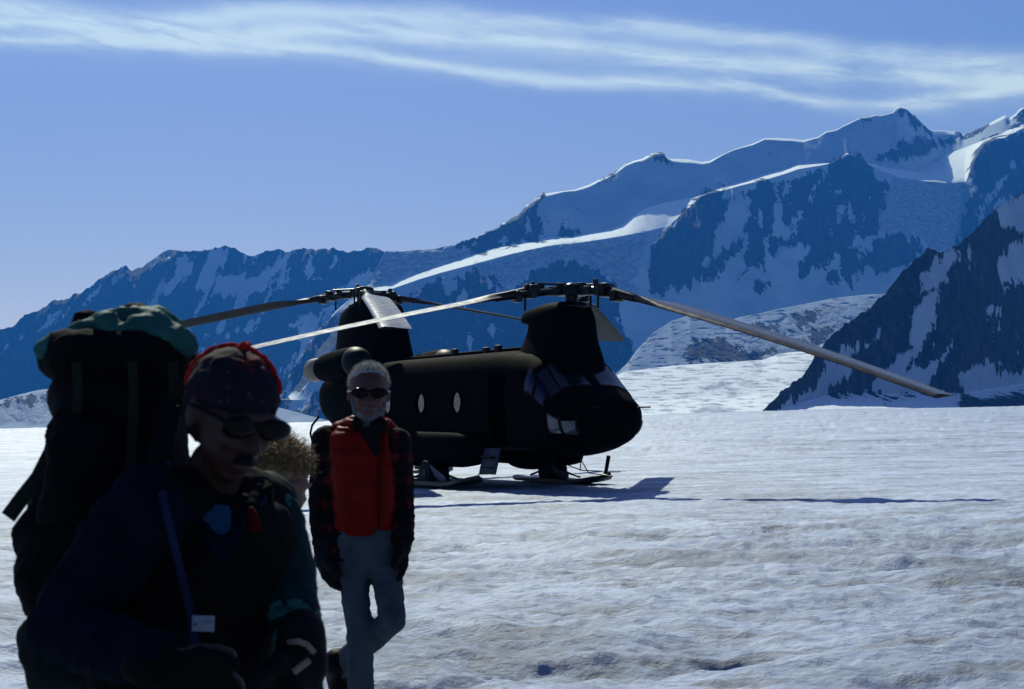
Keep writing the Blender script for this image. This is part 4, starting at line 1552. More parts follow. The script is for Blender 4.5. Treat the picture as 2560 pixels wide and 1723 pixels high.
M_TEAL = cloth('teal_shell', (0.018, 0.080, 0.078), 0.3, 10, 240, 0.6, 0.15, 0.25)
M_TEAL_DK = cloth('dark_teal_shell', (0.0045, 0.016, 0.018), 0.3, 10, 240, 0.65, 0.15, 0.25)
M_BLUE = cloth('navy_fleece', (0.0026, 0.0054, 0.0115), 0.35, 14, 150, 0.95, 0.25, 0.45)
M_BLACK = cloth('black_nylon', (0.0045, 0.0045, 0.0055), 0.4, 10, 220, 0.75, 0.05, 0.3)
M_PACK = cloth('black_pack_cordura', (0.0042, 0.0046, 0.006), 0.45, 9, 260, 0.8, 0.05, 0.35)
M_STRAP_G = cloth('olive_webbing', (0.010, 0.016, 0.013), 0.3, 20, 300, 0.8)
M_STRAP_B = cloth('blue_webbing', (0.010, 0.015, 0.045), 0.3, 20, 300, 0.8)
M_TSHIRT = cloth('blue_shirt', (0.012, 0.045, 0.095), 0.25, 14)
M_OLIVE_T = cloth('olive_trousers', (0.018, 0.017, 0.005), 0.3, 12)
M_TAG = simple('white_plastic_tag', (0.19, 0.23, 0.29), rough=0.4, spec=0.4, var=0.08, scale=30)
M_TAG_RED = simple('red_print', (0.16, 0.035, 0.04), rough=0.5, var=0.1)
M_METAL = simple('steel_pull', (0.45, 0.48, 0.52), rough=0.3, metal=0.6)
M_BRASS = simple('orange_buckle', (0.36, 0.19, 0.05), rough=0.4, var=0.2)
M_WHITE_TRIM = cloth('pale_trim', (0.19, 0.16, 0.12), 0.25, 30)


def plaid():
    k = NT('plaid_wool')
    sp = k.new('ShaderNodeSeparateXYZ')
    k.l.new(k.coord('Object'), sp.inputs[0])

    def stripe(v, scale, ph):
        s_ = k.math('SINE', k.math('ADD', k.math('MULTIPLY', v, scale), ph))
        return k.ramp(s_, [(0.40, (0, 0, 0)), (0.60, (1, 1, 1))])
    a = stripe(sp.outputs[2], 62.0, 0.3)
    b = stripe(k.math('ADD', sp.outputs[0], k.math('MULTIPLY', sp.outputs[1], 0.7)), 70.0, 1.1)
    m = k.math('MULTIPLY', k.math('ADD', a, b), 0.5)
    col = k.ramp(m, [(0.2, (0.004, 0.004, 0.006)), (0.5, (0.012, 0.004, 0.005)), (0.9, (0.055, 0.008, 0.008))])
    k.set(Base_Color=col, Roughness=0.95, Normal=k.bump(k.noise(150.0, 3), 0.3, 0.004))
    k.p.inputs['Specular IOR Level'].default_value = 0.08
    return k.m


M_PLAID = plaid()


def bandana_mat():
    k = NT('shaded_bandana_print')
    vo = k.new('ShaderNodeTexVoronoi')
    vo.inputs['Scale'].default_value = 46.0
    k.l.new(k.coord('Object'), vo.inputs['Vector'])
    m = k.ramp(vo.outputs['Distance'], [(0.14, (1, 1, 1)), (0.22, (0, 0, 0))])
    pat = k.noise(9.0, 3, 0.6, loc=(2, 4, 1))
    dark = k.ramp(pat, [(0.34, (0.07, 0.006, 0.007)), (0.44, (0.008, 0.007, 0.013))])  # dark ground puts the shade of the backlit cloth into the colour
    k.set(Base_Color=k.mix(k.math('MULTIPLY', m, 0.10), dark, (0.25, 0.23, 0.21)), Roughness=0.85)
    k.p.inputs['Specular IOR Level'].default_value = 0.1
    return k.m


M_BANDANA = bandana_mat()
M_LINING = cloth('dark_red_lining', (0.05, 0.005, 0.004), 0.2, 20)
M_BANDANA_LIT = cloth('backlit_bandana_red', (0.26, 0.012, 0.010), 0.2, 20)  # brighter red stands in for sun shining through the cloth edge


def root(name, p, label, cat):
    o = empty(name, p)
    tag(o, label, cat)
    return o


def rel(o):
    """world point -> local of an unrotated root"""
    base = Vector(o.location)
    return lambda v: Vector(v) - base


# ---------------------------------------------------------------- man in the red vest
gz = float(ground_z(-0.65, 6.25))
man = root('person', (-0.64, 6.2, gz), 'grey bearded person in red quilted vest and dark sunglasses walking by the helicopter', 'person')
ml = rel(man)


def m_at(px, py, D):
    return ml(at(px, py, D))


FW = Vector((0.12, -0.99, 0))
rt_, fw_, up_ = basis(FW)      # rt_ is his right hand side (picture left)
HR = Matrix((rt_, fw_, up_)).transposed()
hc = m_at(922, 986, 6.16)
head_rot = Matrix((rt_, (fw_ + Vector((0, 0, -.06))).normalized(), (up_ + fw_ * .06).normalized())).transposed()
hp, HP = head_prims(hc, 0.245, head_rot)
neck0, neck1 = m_at(922, 1040, 6.19), m_at(915, 1092, 6.24)
shR, shL = m_at(818, 1103, 6.22), m_at(990, 1108, 6.20)
elR, elL = m_at(803, 1245, 6.26), m_at(1003, 1245, 6.24)
wrR, wrL = m_at(812, 1376, 6.18), m_at(1006, 1352, 6.16)
hipR, hipL = m_at(876, 1392, 6.22), m_at(960, 1392, 6.22)
knR, anR = m_at(897, 1562, 6.12), m_at(907, 1840, 6.10)
knL, anL = m_at(982, 1552, 6.06), m_at(842, 1672, 6.42)


def torso_rings(k=1.0, dz=0.0):
    rows = [(1400, .165, .115), (1330, .150, .112), (1260, .150, .112), (1190, .168, .122), (1130, .185, .125), (1090, .165, .110), (1066, .09, .085)]
    out_ = []
    for py, a, b in rows:
        c = m_at(910 + (1400 - py) * .0, py, 6.23)
        out_.append((c, rt_ * a * k, fw_ * b * k))
    return ('l', out_)


def leg(a, b, c, r, prims):
    prims += [('c', a, a * .4 + b * .6, r[0], r[1]), ('c', a * .4 + b * .6, b, r[1], r[2]), ('c', b, b * .55 + c * .45, r[2] * .98, r[3]), ('c', b * .55 + c * .45, c, r[3], r[4])]


# the body itself: head, neck, trunk, arms, legs and hands in one skin
bp = list(hp) + [('c', neck0, neck1, .055, .062), torso_rings(.86)]
for a, b, c in ((shR, elR, wrR), (shL, elL, wrL)):
    bp += [('c', a, b, .048, .038), ('c', b, c, .038, .027)]
for h_, k_, a_ in ((hipR, knR, anR), (hipL, knL, anL)):
    leg(h_, k_, a_, (.062, .046, .040, .040, .030), bp)
bp += hand_prims(wrR, (0.05, -.05, -1), -rt_, fw_, .18, .5, .95)
bp += hand_prims(wrL, (0.0, -.05, -1), rt_, fw_, .18, .5, .95)
blob('body', bp, M_SKIN, man, 0.008, 3)

# trousers
tp = [('l', [(m_at(915, 1318, 6.23), rt_ * .142, fw_ * .112), (m_at(916, 1360, 6.23), rt_ * .148, fw_ * .118), (m_at(917, 1410, 6.23), rt_ * .140, fw_ * .115), (m_at(918, 1440, 6.23), rt_ * .110, fw_ * .10)])]
for h_, k_, a_ in ((hipR, knR, anR), (hipL, knL, anL)):
    leg(h_, k_, a_, (.077, .061, .057, .057, .056), tp)
blob('trousers', tp, M_JEANS, man, 0.009, 4, folds(.006, 13, 3))

# plaid shirt with long sleeves
sp_ = [torso_rings(.93), ('c', neck0 * .5 + neck1 * .5, neck1, .066, .080)]
for a, b, c in ((shR, elR, wrR), (shL, elL, wrL)):
    sp_ += [('c', a, a * .5 + b * .5, .070, .064), ('c', a * .5 + b * .5, b, .064, .058), ('c', b, b * .4 + c * .6, .058, .054), ('c', b * .4 + c * .6, c + (b - c) * .04, .054, .050)]
blob('shirt', sp_, M_PLAID, man, 0.009, 4, folds(.007, 15, 9))

# quilted vest: two puffy fronts that leave the zip line open
VZ = [float(m_at(915, y_, 6.2).z) for y_ in (1329, 1066)]


def quilt(co, no):
    z = (co[:, 2] - VZ[0]) / 0.073
    s = np.abs(np.sin(np.pi * z)) ** .42
    side = (co[:, 0] - zip_x(co[:, 2])) / 0.016
    return 0.0105 * (s - .6) * (1 + .7 * fbm(co[:, 0] * 9, co[:, 2] * 13, 2, 14)) + 0.004 * fbm(co[:, 0] * 22, co[:, 2] * 22, 3, 4) - 0.020 * np.exp(-side ** 2) * (no[:, 1] < 0)


def zip_x(z):
    return float(m_at(948, 1250, 6.1).x) + 0 * z


vr = []
for py, cx, a, b in [(1335, 912, .116, .108), (1322, 912, .128, .125), (1280, 912, .136, .134), (1220, 910, .140, .138), (1160, 907, .146, .140), (1115, 905, .150, .132), (1088, 906, .142, .114), (1068, 910, .118, .098)]:
    vr.append((m_at(cx, py, 6.22), rt_ * a, fw_ * b))
blob('vest', [('l', vr), ('c', m_at(848, 1085, 6.23), m_at(890, 1062, 6.23), .050, .046), ('c', m_at(975, 1088, 6.22), m_at(945, 1062, 6.22), .050, .046)],
     M_VEST, man, 0.008, 3, quilt)
# collar, dark inner layer and zip
cl_ = []
for i in range(15):
    a = math.pi * (-0.92 + 1.84 * i / 14) - math.pi / 2
    cl_.append(m_at(919, 1058, 6.215) + rt_ * (.086 * math.cos(a)) + fw_ * (.078 * math.sin(a)) * -1 + Vector((0, 0, .006 * math.sin(a))))
blob('collar', [('c', p_, q_, .022, .022) for p_, q_ in zip(cl_[:-1], cl_[1:])], M_VEST, man, 0.007, 3, folds(.003, 30, 2))
fp_ = m_at(930, 1078, 6.085)
blob('neck_scarf', [('c', m_at(905, 1060, 6.13), m_at(945, 1064, 6.12), .045, .042), ('c', m_at(926, 1064, 6.12), m_at(944, 1132, 6.083), .034, .016), ('c', m_at(912, 1068, 6.12), m_at(934, 1120, 6.088), .03, .015)],
     M_VESTRED_DARK, man, 0.007, 3, folds(.004, 30, 6))
z_ = MB()
for i in range(26):
    y0 = 1130 + i * 7.6
    z_.box(m_at(948, y0, 6.083) + Vector((0, -.004, 0)), (.010, .006, .009))
z_.build('zip', M_VESTRED_DARK, man)['kind'] = 'stuff'

# gloves, the right hand a stiff gauntlet
blob('glove', hand_prims(wrR + Vector((0, 0, .0)), (0.10, -.05, -1), -rt_, fw_, .20, .75, 1.55) + [('c', wrR + Vector((0, 0, .03)), wrR + Vector((.005, 0, -.04)), .047, .052), ('c', wrR + Vector((.01, 0, -.05)), wrR + Vector((.035, -.01, -.10)), .050, .046)],
     M_GLOVE, man, 0.007, 2, folds(.003, 30, 12))
blob('glove', hand_prims(wrL, (0.04, -.05, -1), rt_, fw_, .19, .35, 1.35) + [('c', wrL + Vector((0, 0, .03)), wrL + Vector((0, 0, -.03)), .042, .040)],
     M_GLOVE, man, 0.007, 2, folds(.003, 30, 14))


def boot(name, ankle, toe_dir, parent, mat, sole_up=Vector((0, 0, 1)), L=.27):
    t = Vector(toe_dir).normalized()
    s_ = t.cross(sole_up).normalized()
    u = s_.cross(t).normalized()
    a = ankle
    pr = [('c', a + u * .08, a - u * .03, .062, .056), ('c', a - u * .05 - t * .03, a - u * .055 + t * (L * .50), .048, .044), ('e', a - u * .065 + t * (L * .55), (.052, .052, .036), None)]
    b = blob(name, pr, mat, parent, 0.009, 3)
    sl = MB()
    M3 = Matrix((s_, t, u)).transposed()
    sl.box(a - u * .100 + t * (L * .28), (.095, L * 1.02, .024), M3, 0.010)
    sl.box(a - u * .108 - t * (L * .12), (.085, .07, .036), M3, 0.008)
    sl.build('sole', M_TYRE, b)
    return b


boot('boot', anR - Vector((0, 0, (anR.z - .115))), fw_, man, M_BOOT)
boot('boot', anL, (0.35, -.55, -1.0), man, M_BOOT, Vector((.1, -.8, .5)))

# hair, beard, moustache, sunglasses
rnd = random.Random(3)
roots = []
for i in range(3200):
    a, b = rnd.uniform(0, 2 * math.pi), rnd.uniform(-.35, 1.0)
    th = math.asin(max(-1, min(1, b)))
    n_ = Vector((math.cos(a) * math.cos(th), math.sin(a) * math.cos(th), math.sin(th)))
    if n_.y > .30 and n_.z < .62:
        continue
    if n_.z < -.1 and n_.y > -.1:
        continue
    loc = HP(n_.x * .305, -.08 + n_.y * .38, .18 + n_.z * .36)
    roots.append((loc, head_rot @ n_, head_rot @ Vector((.15 * n_.x, -.6 * max(0, n_.z) + .1, .15))))
hair = blob('hair', [('e', HP(0, -.10, .22), (.315 * .245, .38 * .245, .335 * .245), head_rot), ('e', HP(.20, -.10, .02), (.13 * .245, .20 * .245, .20 * .245), head_rot), ('e', HP(-.20, -.10, .02), (.13 * .245, .20 * .245, .20 * .245), head_rot)],
            M_GREY_HAIR, man, 0.006, 2, folds(.004, 70, 22))
strands('hair_strands', roots, M_GREY_HAIR, hair, .022, .0008, 0, .15, 4, .40, 5, .22)['kind'] = 'stuff'
beard = blob('beard', [('e', HP(0, .13, -.36), (.225 * .245, .24 * .245, .20 * .245), head_rot), ('e', HP(0, .22, -.50), (.13 * .245, .13 * .245, .12 * .245), head_rot), ('c', HP(.27, .02, -.05), HP(.18, .14, -.30), .014, .026), ('c', HP(-.27, .02, -.05), HP(-.18, .14, -.30), .014, .026),
                       ('c', HP(.10, .36, -.235), HP(-.10, .36, -.235), .009, .009)], M_BEARD, man, 0.006, 2, folds(.004, 80, 25))
roots = []
for i in range(1600):
    a, b = rnd.uniform(-1, 1), rnd.uniform(0, 1)
    x_ = .27 * math.sin(a * 1.5)
    zz = -.02 - b * .48
    y_ = .04 + .32 * math.cos(a * 1.4) * min(1, b * 1.6)
    n_ = Vector((x_ * 2.4, .5, -.5 * b)).normalized()
    roots.append((HP(x_ * (1 - .35 * b), y_ * .95, zz), head_rot @ n_, head_rot @ Vector((0, .1, -.9))))
strands('beard_strands', roots, M_BEARD, beard, .018, .0008, 0, .4, 4, .25, 6, .25)['kind'] = 'stuff'


def sunglasses(P, rot, H, parent, wrap=.0):
    g = MB()
    for s_ in (1, -1):
        g.ball(P(s_ * .165, .405, .045), (.155 * H, .055 * H, .092 * H), 18, rot)
        g.tube(P(s_ * .29, .36, .07), P(s_ * .37, -.04, .05), .010 * H * 2, seg=8)
    g.tube(P(-.06, .43, .08), P(.06, .43, .08), .016 * H, seg=8)
    return g.build('sunglasses', M_LENS, parent)


sunglasses(HP, head_rot, .245, man)

# ---------------------------------------------------------------- backpacker in front
gz2 = float(ground_z(-0.65, 2.9))
bk = root('person', (-0.66, 2.92, gz2), 'backpacker in red bandana and dark sunglasses, nearest to the camera', 'person')
bl = rel(bk)


def b_at(px, py, D):
    return bl(at(px, py, D))


BF = Vector((0.42, -0.90, 0))
brt, bfw, bup = basis(BF)
# head turned further to the picture's right and bowed
hf = (Vector((0.62, -0.70, -.36))).normalized()
hr_ = hf.cross(Vector((0.10, 0, 1))).normalized()
hu = hr_.cross(hf).normalized()
b_rot = Matrix((hr_, hf, hu)).transposed()
bhc = b_at(578, 1040, 2.86)
bH = 0.245
bhp, BP = head_prims(bhc, bH, b_rot)
bn0, bn1 = b_at(540, 1165, 2.90), b_at(515, 1270, 2.97)
bshR, bshL = b_at(365, 1275, 2.80), b_at(655, 1275, 3.06)
belR, belL = b_at(155, 1572, 2.78), b_at(708, 1452, 3.02)
bwrR, bwrL = b_at(400, 1662, 2.56), b_at(752, 1606, 2.90)
bhipR, bhipL = b_at(330, 1760, 2.92), b_at(520, 1760, 3.04)
bknR, banR = bhipR + Vector((.10, -.22, -.42)), Vector((bhipR.x + .10, bhipR.y - .30, .10))
bknL, banL = bhipL + Vector((.02, .02, -.44)), Vector((bhipL.x - .10, bhipL.y + .22, .12))
TC = b_at(505, 1500, 2.98)


def btorso(k=1.0):
    rows = [(1840, 430, 2.98, .175, .13), (1720, 440, 2.98, .175, .135), (1580, 460, 2.98, .185, .14), (1440, 485, 2.98, .195, .145), (1340, 500, 2.97, .195, .14), (1275, 510, 2.96, .17, .12), (1235, 520, 2.95, .10, .09)]
    return ('l', [(b_at(px, py, D), brt * a * k, bfw * b * k) for py, px, D, a, b in rows])


bp = list(bhp) + [('c', bn0, bn1, .056, .066), btorso(.85)]
for a, b, c in ((bshR, belR, bwrR), (bshL, belL, bwrL)):
    bp += [('c', a, b, .050, .040), ('c', b, c, .040, .028)]
for h_, k_, a_ in ((bhipR, bknR, banR), (bhipL, bknL, banL)):
    leg(h_, k_, a_, (.075, .056, .046, .044, .032), bp)
bp += hand_prims(bwrR, (.85, .1, -.25), (.1, .6, -.6), (0, -.5, .8), .18, .8, 1.0)
bp += hand_prims(bwrL, (.05, -.35, -1), (-.8, -.3, 0), (-.3, -.9, 0), .18, .9, 1.0)
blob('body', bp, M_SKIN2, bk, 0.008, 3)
# trousers
tp = [('l', [(b_at(430, 1650, 2.98), brt * .165, bfw * .13), (b_at(428, 1760, 2.98), brt * .178, bfw * .145), (b_at(426, 1850, 2.98), brt * .165, bfw * .135)])]
for h_, k_, a_ in ((bhipR, bknR, banR), (bhipL, bknL, banL)):
    leg(h_, k_, a_, (.098, .080, .072, .066, .060), tp)
blob('trousers', tp, M_OLIVE_T, bk, 0.011, 4, folds(.007, 12, 33))
for a_ in (banR, banL):
    boot('boot', Vector((a_.x, a_.y, .115)), bfw, bk, M_BOOT)
# jacket front
blob('jacket', [btorso(1.04), ('c', bn0 * .2 + bn1 * .8 - Vector((0, 0, .02)), bn1, .082, .088), ('c', b_at(395, 1262, 2.83), b_at(470, 1245, 2.90), .075, .075), ('c', b_at(650, 1268, 3.04), b_at(580, 1245, 2.98), .075, .075)],
     M_BLACK, bk, 0.010, 4, folds(.007, 11, 37))
# sleeves
blob('sleeve', [('c', bshR, bshR * .5 + belR * .5, .086, .080), ('c', bshR * .5 + belR * .5, belR, .080, .068), ('c', belR, belR * .5 + bwrR * .5, .070, .060), ('c', belR * .5 + bwrR * .5, bwrR + (belR - bwrR) * .05, .060, .050)],
     M_BLUE, bk, 0.008, 3, folds(.012, 15, 41))['label'] = 'navy blue right sleeve'
sl_ = blob('sleeve', [('c', bshL, bshL * .5 + belL * .5, .084, .080), ('c', bshL * .5 + belL * .5, belL, .080, .074), ('c', belL, belL * .5 + bwrL * .5, .072, .058), ('c', belL * .5 + bwrL * .5, bwrL + (belL - bwrL) * .12, .058, .047)],
           M_TEAL_DK, bk, 0.009, 4, folds(.007, 13, 43))
sl_['label'] = 'dark teal left sleeve'
# cuff, with the light on it put into a brighter teal
blob('cuff', [('c', belL * .42 + bwrL * .58, belL * .10 + bwrL * .90, .056, .050)], M_TEAL, bk, 0.006, 2, folds(.006, 30, 47))
# gloved hands
blob('glove', hand_prims(bwrL, (.10, -.40, -1), (-.8, -.3, 0), (-.4, -.9, .2), .20, .85, 1.5) + [('c', bwrL + Vector((0, 0, .02)), bwrL - Vector((0, 0, .05)), .050, .055)], M_GLOVE, bk, 0.007, 2, folds(.003, 26, 51))
blob('glove', hand_prims(bwrR, (.85, .05, -.35), (.1, .6, -.6), (0, -.5, .8), .185, .85, 1.15) + [('c', bwrR - Vector((.03, 0, 0)), bwrR + Vector((.02, 0, -.01)), .040, .038)], M_BLACK, bk, 0.007, 2, folds(.003, 26, 52))
tr = MB()
tr.path([b_at(722, 1606, 2.855), b_at(745, 1603, 2.835), b_at(768, 1612, 2.835), b_at(784, 1630, 2.85)], .006)
tr.path([b_at(735, 1680, 2.80), b_at(755, 1664, 2.80), b_at(772, 1652, 2.81)], .007)
tr.build('glove_piping', M_WHITE_TRIM, bk)
# shirt in the open collar, red lining patches
def thin(name, rows, mat, seed):
    return blob(name, [('l', [(b_at(px, py, D), Vector((hw, hw * .35, 0)), Vector((-.003, .009, 0))) for px, py, D, hw in rows])], mat, bk, 0.004, 2, folds(.002, 40, seed))


thin('shirt', [(532, 1245, 2.872, .030), (538, 1285, 2.848, .031), (544, 1320, 2.834, .025), (550, 1350, 2.828, .014), (553, 1368, 2.826, .005)], M_TSHIRT, 55)
thin('lining', [(628, 1265, 2.880, .004), (631, 1285, 2.872, .009), (636, 1310, 2.866, .012), (640, 1328, 2.862, .013)], M_LINING, 56)
thin('lining', [(466, 1350, 2.838, .004), (470, 1362, 2.836, .010), (474, 1374, 2.834, .010)], M_LINING, 58)
# collar
cpts = [b_at(x, y, d_) for x, y, d_ in ((470, 1240, 2.93), (488, 1292, 2.86), (520, 1340, 2.825), (552, 1385, 2.815), (588, 1335, 2.85), (622, 1270, 2.90), (640, 1215, 2.97))]
blob('collar', [('c', a, b, .020, .020) for a, b in zip(cpts[:-1], cpts[1:])], M_BLUE, bk, 0.007, 3, folds(.003, 26, 57))
# left shoulder's lit sleeve edge, put in as a brighter teal piece
blob('lit_shoulder_edge', [('c', b_at(640, 1200, 3.02), b_at(690, 1262, 3.03), .024, .040)], M_TEAL, bk, 0.006, 3, folds(.004, 26, 59))
zp = MB()
zp.tube(b_at(672, 1398, 2.92), b_at(674, 1428, 2.92), .0045, seg=8)
zp.build('zip_pull', M_METAL, bk)
mb = MB()
cl2 = [b_at(660, 1240, 2.93), b_at(664, 1320, 2.915), b_at(671, 1398, 2.92)]
mb.path(cl2, .006)
mb.build('chest_cord', M_STRAP_B, bk)


def ribbon(name, pts, w, th, mat, parent, wdir=None):
    pts = [Vector(p) for p in pts]
    V, Fc = [], []
    for i, p in enumerate(pts):
        d = (pts[min(i + 1, len(pts) - 1)] - pts[max(i - 1, 0)]).normalized()
        x = Vector(wdir) if wdir else d.cross(Vector((0, -1, 0)))
        x = (x - d * x.dot(d)).normalized()
        n_ = d.cross(x)
        for a, b in ((-w, -th), (w, -th), (w, th), (-w, th)):
            V.append(p + x * a + n_ * b)
    for i in range(len(pts) - 1):
        for j in range(4):
            a, b = i * 4 + j, i * 4 + (j + 1) % 4
            Fc.append((a, b, b + 4, a + 4))
    Fc += [(0, 1, 2, 3), tuple(range(len(V) - 4, len(V)))]
    o = link(name, fix_normals(mesh_from(name, V, Fc)), mat, parent)
    sharp(o.data, .6)
    return o


# bandana, hair, sunglasses, moustache
cap_pr = [('e', BP(0, -.07, .19), (.355 * bH, .425 * bH, .36 * bH), b_rot), ('e', BP(0, .12, .20), (.30 * bH, .26 * bH, .25 * bH), b_rot)]


def keep_band(v):
    q_ = b_rot.transposed() @ (v - bhc) / bH
    return q_.z > .05 + .14 * max(0, q_.y + .1) - .12 * max(0, -q_.y)


bd = blob('bandana', cap_pr, M_BANDANA, bk, 0.006, 3, folds(.005, 28, 61), keep_band)
# added red rim along the head's outline imitates backlight; also the knotted peak
lit_rim = []
S2 = Matrix.Diagonal(((.365 * bH) ** 2, (.435 * bH) ** 2, (.37 * bH) ** 2))
C_ = b_rot @ S2 @ b_rot.transposed()
for i in range(29):
    a = R(4 + 172 * i / 28)
    dv = Vector((math.cos(a), -.04, math.sin(a))).normalized()
    sp2 = C_ @ dv
    lit_rim.append(BP(0, -.07, .19) + sp2 / math.sqrt(dv.dot(sp2)))
blob('lit_rim', [('c', a, b, .0062, .0062) for a, b in zip(lit_rim[:-1], lit_rim[1:])], M_BANDANA_LIT, bd, 0.004, 2, folds(.005, 34, 63))
blob('knot', [('c', BP(.02, -.10, .54), BP(.01, -.09, .62), .013, .003), ('c', BP(.0, -.12, .55), BP(-.08, -.16, .57), .011, .008)], M_BANDANA_LIT, bd, 0.004, 2)
blob('hair', [('e', BP(0, -.20, .0), (.31 * bH, .30 * bH, .34 * bH), b_rot)], M_DARK_HAIR, bk, 0.006, 2, folds(.005, 50, 65))
sunglasses(BP, b_rot, bH * 1.04, bk)
blob('moustache', [('c', BP(.09, .37, -.255), BP(0, .41, -.225), .008, .011), ('c', BP(0, .41, -.225), BP(-.09, .37, -.255), .011, .008), ('e', BP(0, .20, -.42), (.12 * bH, .10 * bH, .08 * bH), b_rot)], M_DARK_HAIR, bk, 0.004, 2, folds(.002, 80, 66))

# camera strap and tag hanging on it
ribbon('neck_strap', [b_at(404, 1228, 2.73), b_at(418, 1290, 2.72), b_at(440, 1380, 2.735), b_at(462, 1470, 2.755), b_at(479, 1542, 2.77), b_at(488, 1620, 2.77)], .0075, .0012, M_STRAP_B, bk)
tg = MB()
tc_ = b_at(508, 1559, 2.755)
tg.box(tc_, (.043, .0022, .030), Euler((0, R(1.5), 0)).to_matrix(), .0008)
tago = tg.build('tag', M_TAG, bk)
MB().tube(tc_ + Vector((-.0155, -.0016, -.001)), tc_ + Vector((-.0155, -.0005, -.001)), .0026, seg=12).build('tag_hole', M_BLACK, tago)
fc = bpy.data.curves.new('tag_print', 'FONT')
fc.body = 'nor'
fc.size = .011
fc.align_x = 'CENTER'
fc.extrude = .0001
fo = bpy.data.objects.new('tag_print', fc)
COL.objects.link(fo)
dg = bpy.context.evaluated_depsgraph_get()
fm = bpy.data.meshes.new_from_object(fo.evaluated_get(dg))
bpy.data.objects.remove(fo, do_unlink=True)
tp_ = link('tag_print', fm, M_TAG_RED, tago)
tp_.location = tc_ + Vector((.010, -.0018, .0015))
tp_.rotation_euler = (math.pi / 2, 0, 0)

# ---------------------------------------------------------------- the backpack he carries
pk = root('backpack', (-0.9, 3.15, gz2 + .8), 'huge black backpack with a teal jacket under its lid, carried by the backpacker', 'backpack')
pl_ = rel(pk)


def p_at(px, py, D):
    return pl_(at(px, py, D))


def pr_ring(py, x0, x1, D, dep):
    c = p_at((x0 + x1) / 2, py, D)
    hw = (x1 - x0) / 2 / F_PX * D
    return (c, Vector((hw, 0, 0)), Vector((0, dep, 0)))


blob('main_bag', [('l', [pr_ring(1600, 110, 420, 3.12, .10), pr_ring(1540, 80, 440, 3.12, .14), pr_ring(1440, 52, 450, 3.13, .16), pr_ring(1330, 56, 455, 3.14, .165), pr_ring(1240, 100, 460, 3.15, .165), pr_ring(1120, 140, 470, 3.16, .16),
                         pr_ring(1000, 150, 478, 3.17, .155), pr_ring(920, 150, 482, 3.17, .14), pr_ring(880, 165, 470, 3.17, .12)])], M_PACK, pk, 0.011, 4, lambda c, n: folds(.010, 11, 71)(c, n) + folds(.022, 4.5, 72)(c, n))
blob('top_lid', [('l', [pr_ring(950, 150, 470, 3.16, .13), pr_ring(935, 122, 490, 3.16, .16), pr_ring(890, 112, 492, 3.16, .175), pr_ring(855, 130, 468, 3.16, .17), pr_ring(835, 165, 445, 3.16, .14)])], M_PACK, pk, 0.010, 4, folds(.013, 10, 73))
# jacket stuffed over the top, in rolls
rolls = [((118, 872, 3.06), (140, 866, 3.05), (168, 858, 3.07)), ((165, 862, 3.07), (215, 826, 3.08), (262, 806, 3.09), (330, 797, 3.10), (390, 797, 3.11), (425, 815, 3.12)), ((200, 838, 3.2), (290, 800, 3.2), (400, 795, 3.2)), ((265, 806, 3.05), (290, 838, 3.04), (330, 838, 3.05)),
         ((395, 838, 3.05), (440, 838, 3.06), (466, 862, 3.08)), ((345, 818, 3.05), (395, 806, 3.07), (420, 830, 3.08))]
jp = []
for rl in rolls:
    q = [p_at(*a) for a in rl]
    jp += [('c', a, b, .026, .026) for a, b in zip(q[:-1], q[1:])]
blob('stuffed_jacket', jp, M_TEAL, pk, 0.007, 3, folds(.010, 22, 75))
blob('stuff_sack', [('c', p_at(205, 806, 3.22), p_at(230, 800, 3.22), .026, .024), ('c', p_at(325, 785, 3.24), p_at(355, 785, 3.24), .024, .024)], M_PACK, pk, 0.007, 3, folds(.006, 20, 76))
blob('side_pocket', [('l', [pr_ring(1310, 95, 260, 2.98, .05), pr_ring(1220, 118, 280, 2.98, .07), pr_ring(1100, 130, 285, 3.0, .07), pr_ring(1040, 138, 280, 3.02, .05)])], M_PACK, pk, 0.010, 4, folds(.009, 12, 77))
for xx in (190, 330, 430):
    ribbon('compression_strap', [p_at(xx, 905, 2.975), p_at(xx + 4, 960, 2.985), p_at(xx + 2, 1060, 2.99), p_at(xx - 6, 1180, 2.965)], .010, .0015, M_STRAP_G, pk)
blob('hip_belt', [('c', p_at(110, 1600, 3.1), p_at(150, 1720, 3.05), .06, .06), ('c', p_at(150, 1720, 3.05), p_at(260, 1760, 2.9), .06, .05)], M_STRAP_G, pk, 0.010, 3, folds(.006, 14, 78))
ribbon('loose_strap', [p_at(152, 1045, 3.06), p_at(128, 1130, 3.05), p_at(95, 1195, 3.05), p_at(55, 1245, 3.05), p_at(20, 1293, 3.05)], .0165, .0022, M_STRAP_G, pk)
for pts in (((430, 1010, 2.98), (405, 1120, 2.86), (392, 1230, 2.75), (420, 1420, 2.80), (440, 1560, 2.84)), ((600, 1190, 3.06), (655, 1230, 2.95), (640, 1400, 2.90), (600, 1560, 2.90))):
    ribbon('shoulder_strap', [p_at(*a) for a in pts], .026, .008, M_BLACK, pk)
MB().box(p_at(441, 1028, 2.96), (.011, .006, .026), Euler((0, R(28), 0)).to_matrix(), .002).build('buckle', M_BRASS, pk)
MB().box(p_at(423, 1160, 2.80), (.012, .005, .010), Euler((0, R(28), 0)).to_matrix(), .002).build('strap_adjuster', M_STRAP_B, pk)

# ---------------------------------------------------------------- curly haired person behind
gz3 = float(ground_z(-0.72, 4.25))
cu = root('person', (-0.74, 4.25, gz3), 'curly blond person mostly hidden behind the backpacker in the bandana', 'person')
cl3 = rel(cu)


def c_at(px, py, D):
    return cl3(at(px, py, D))


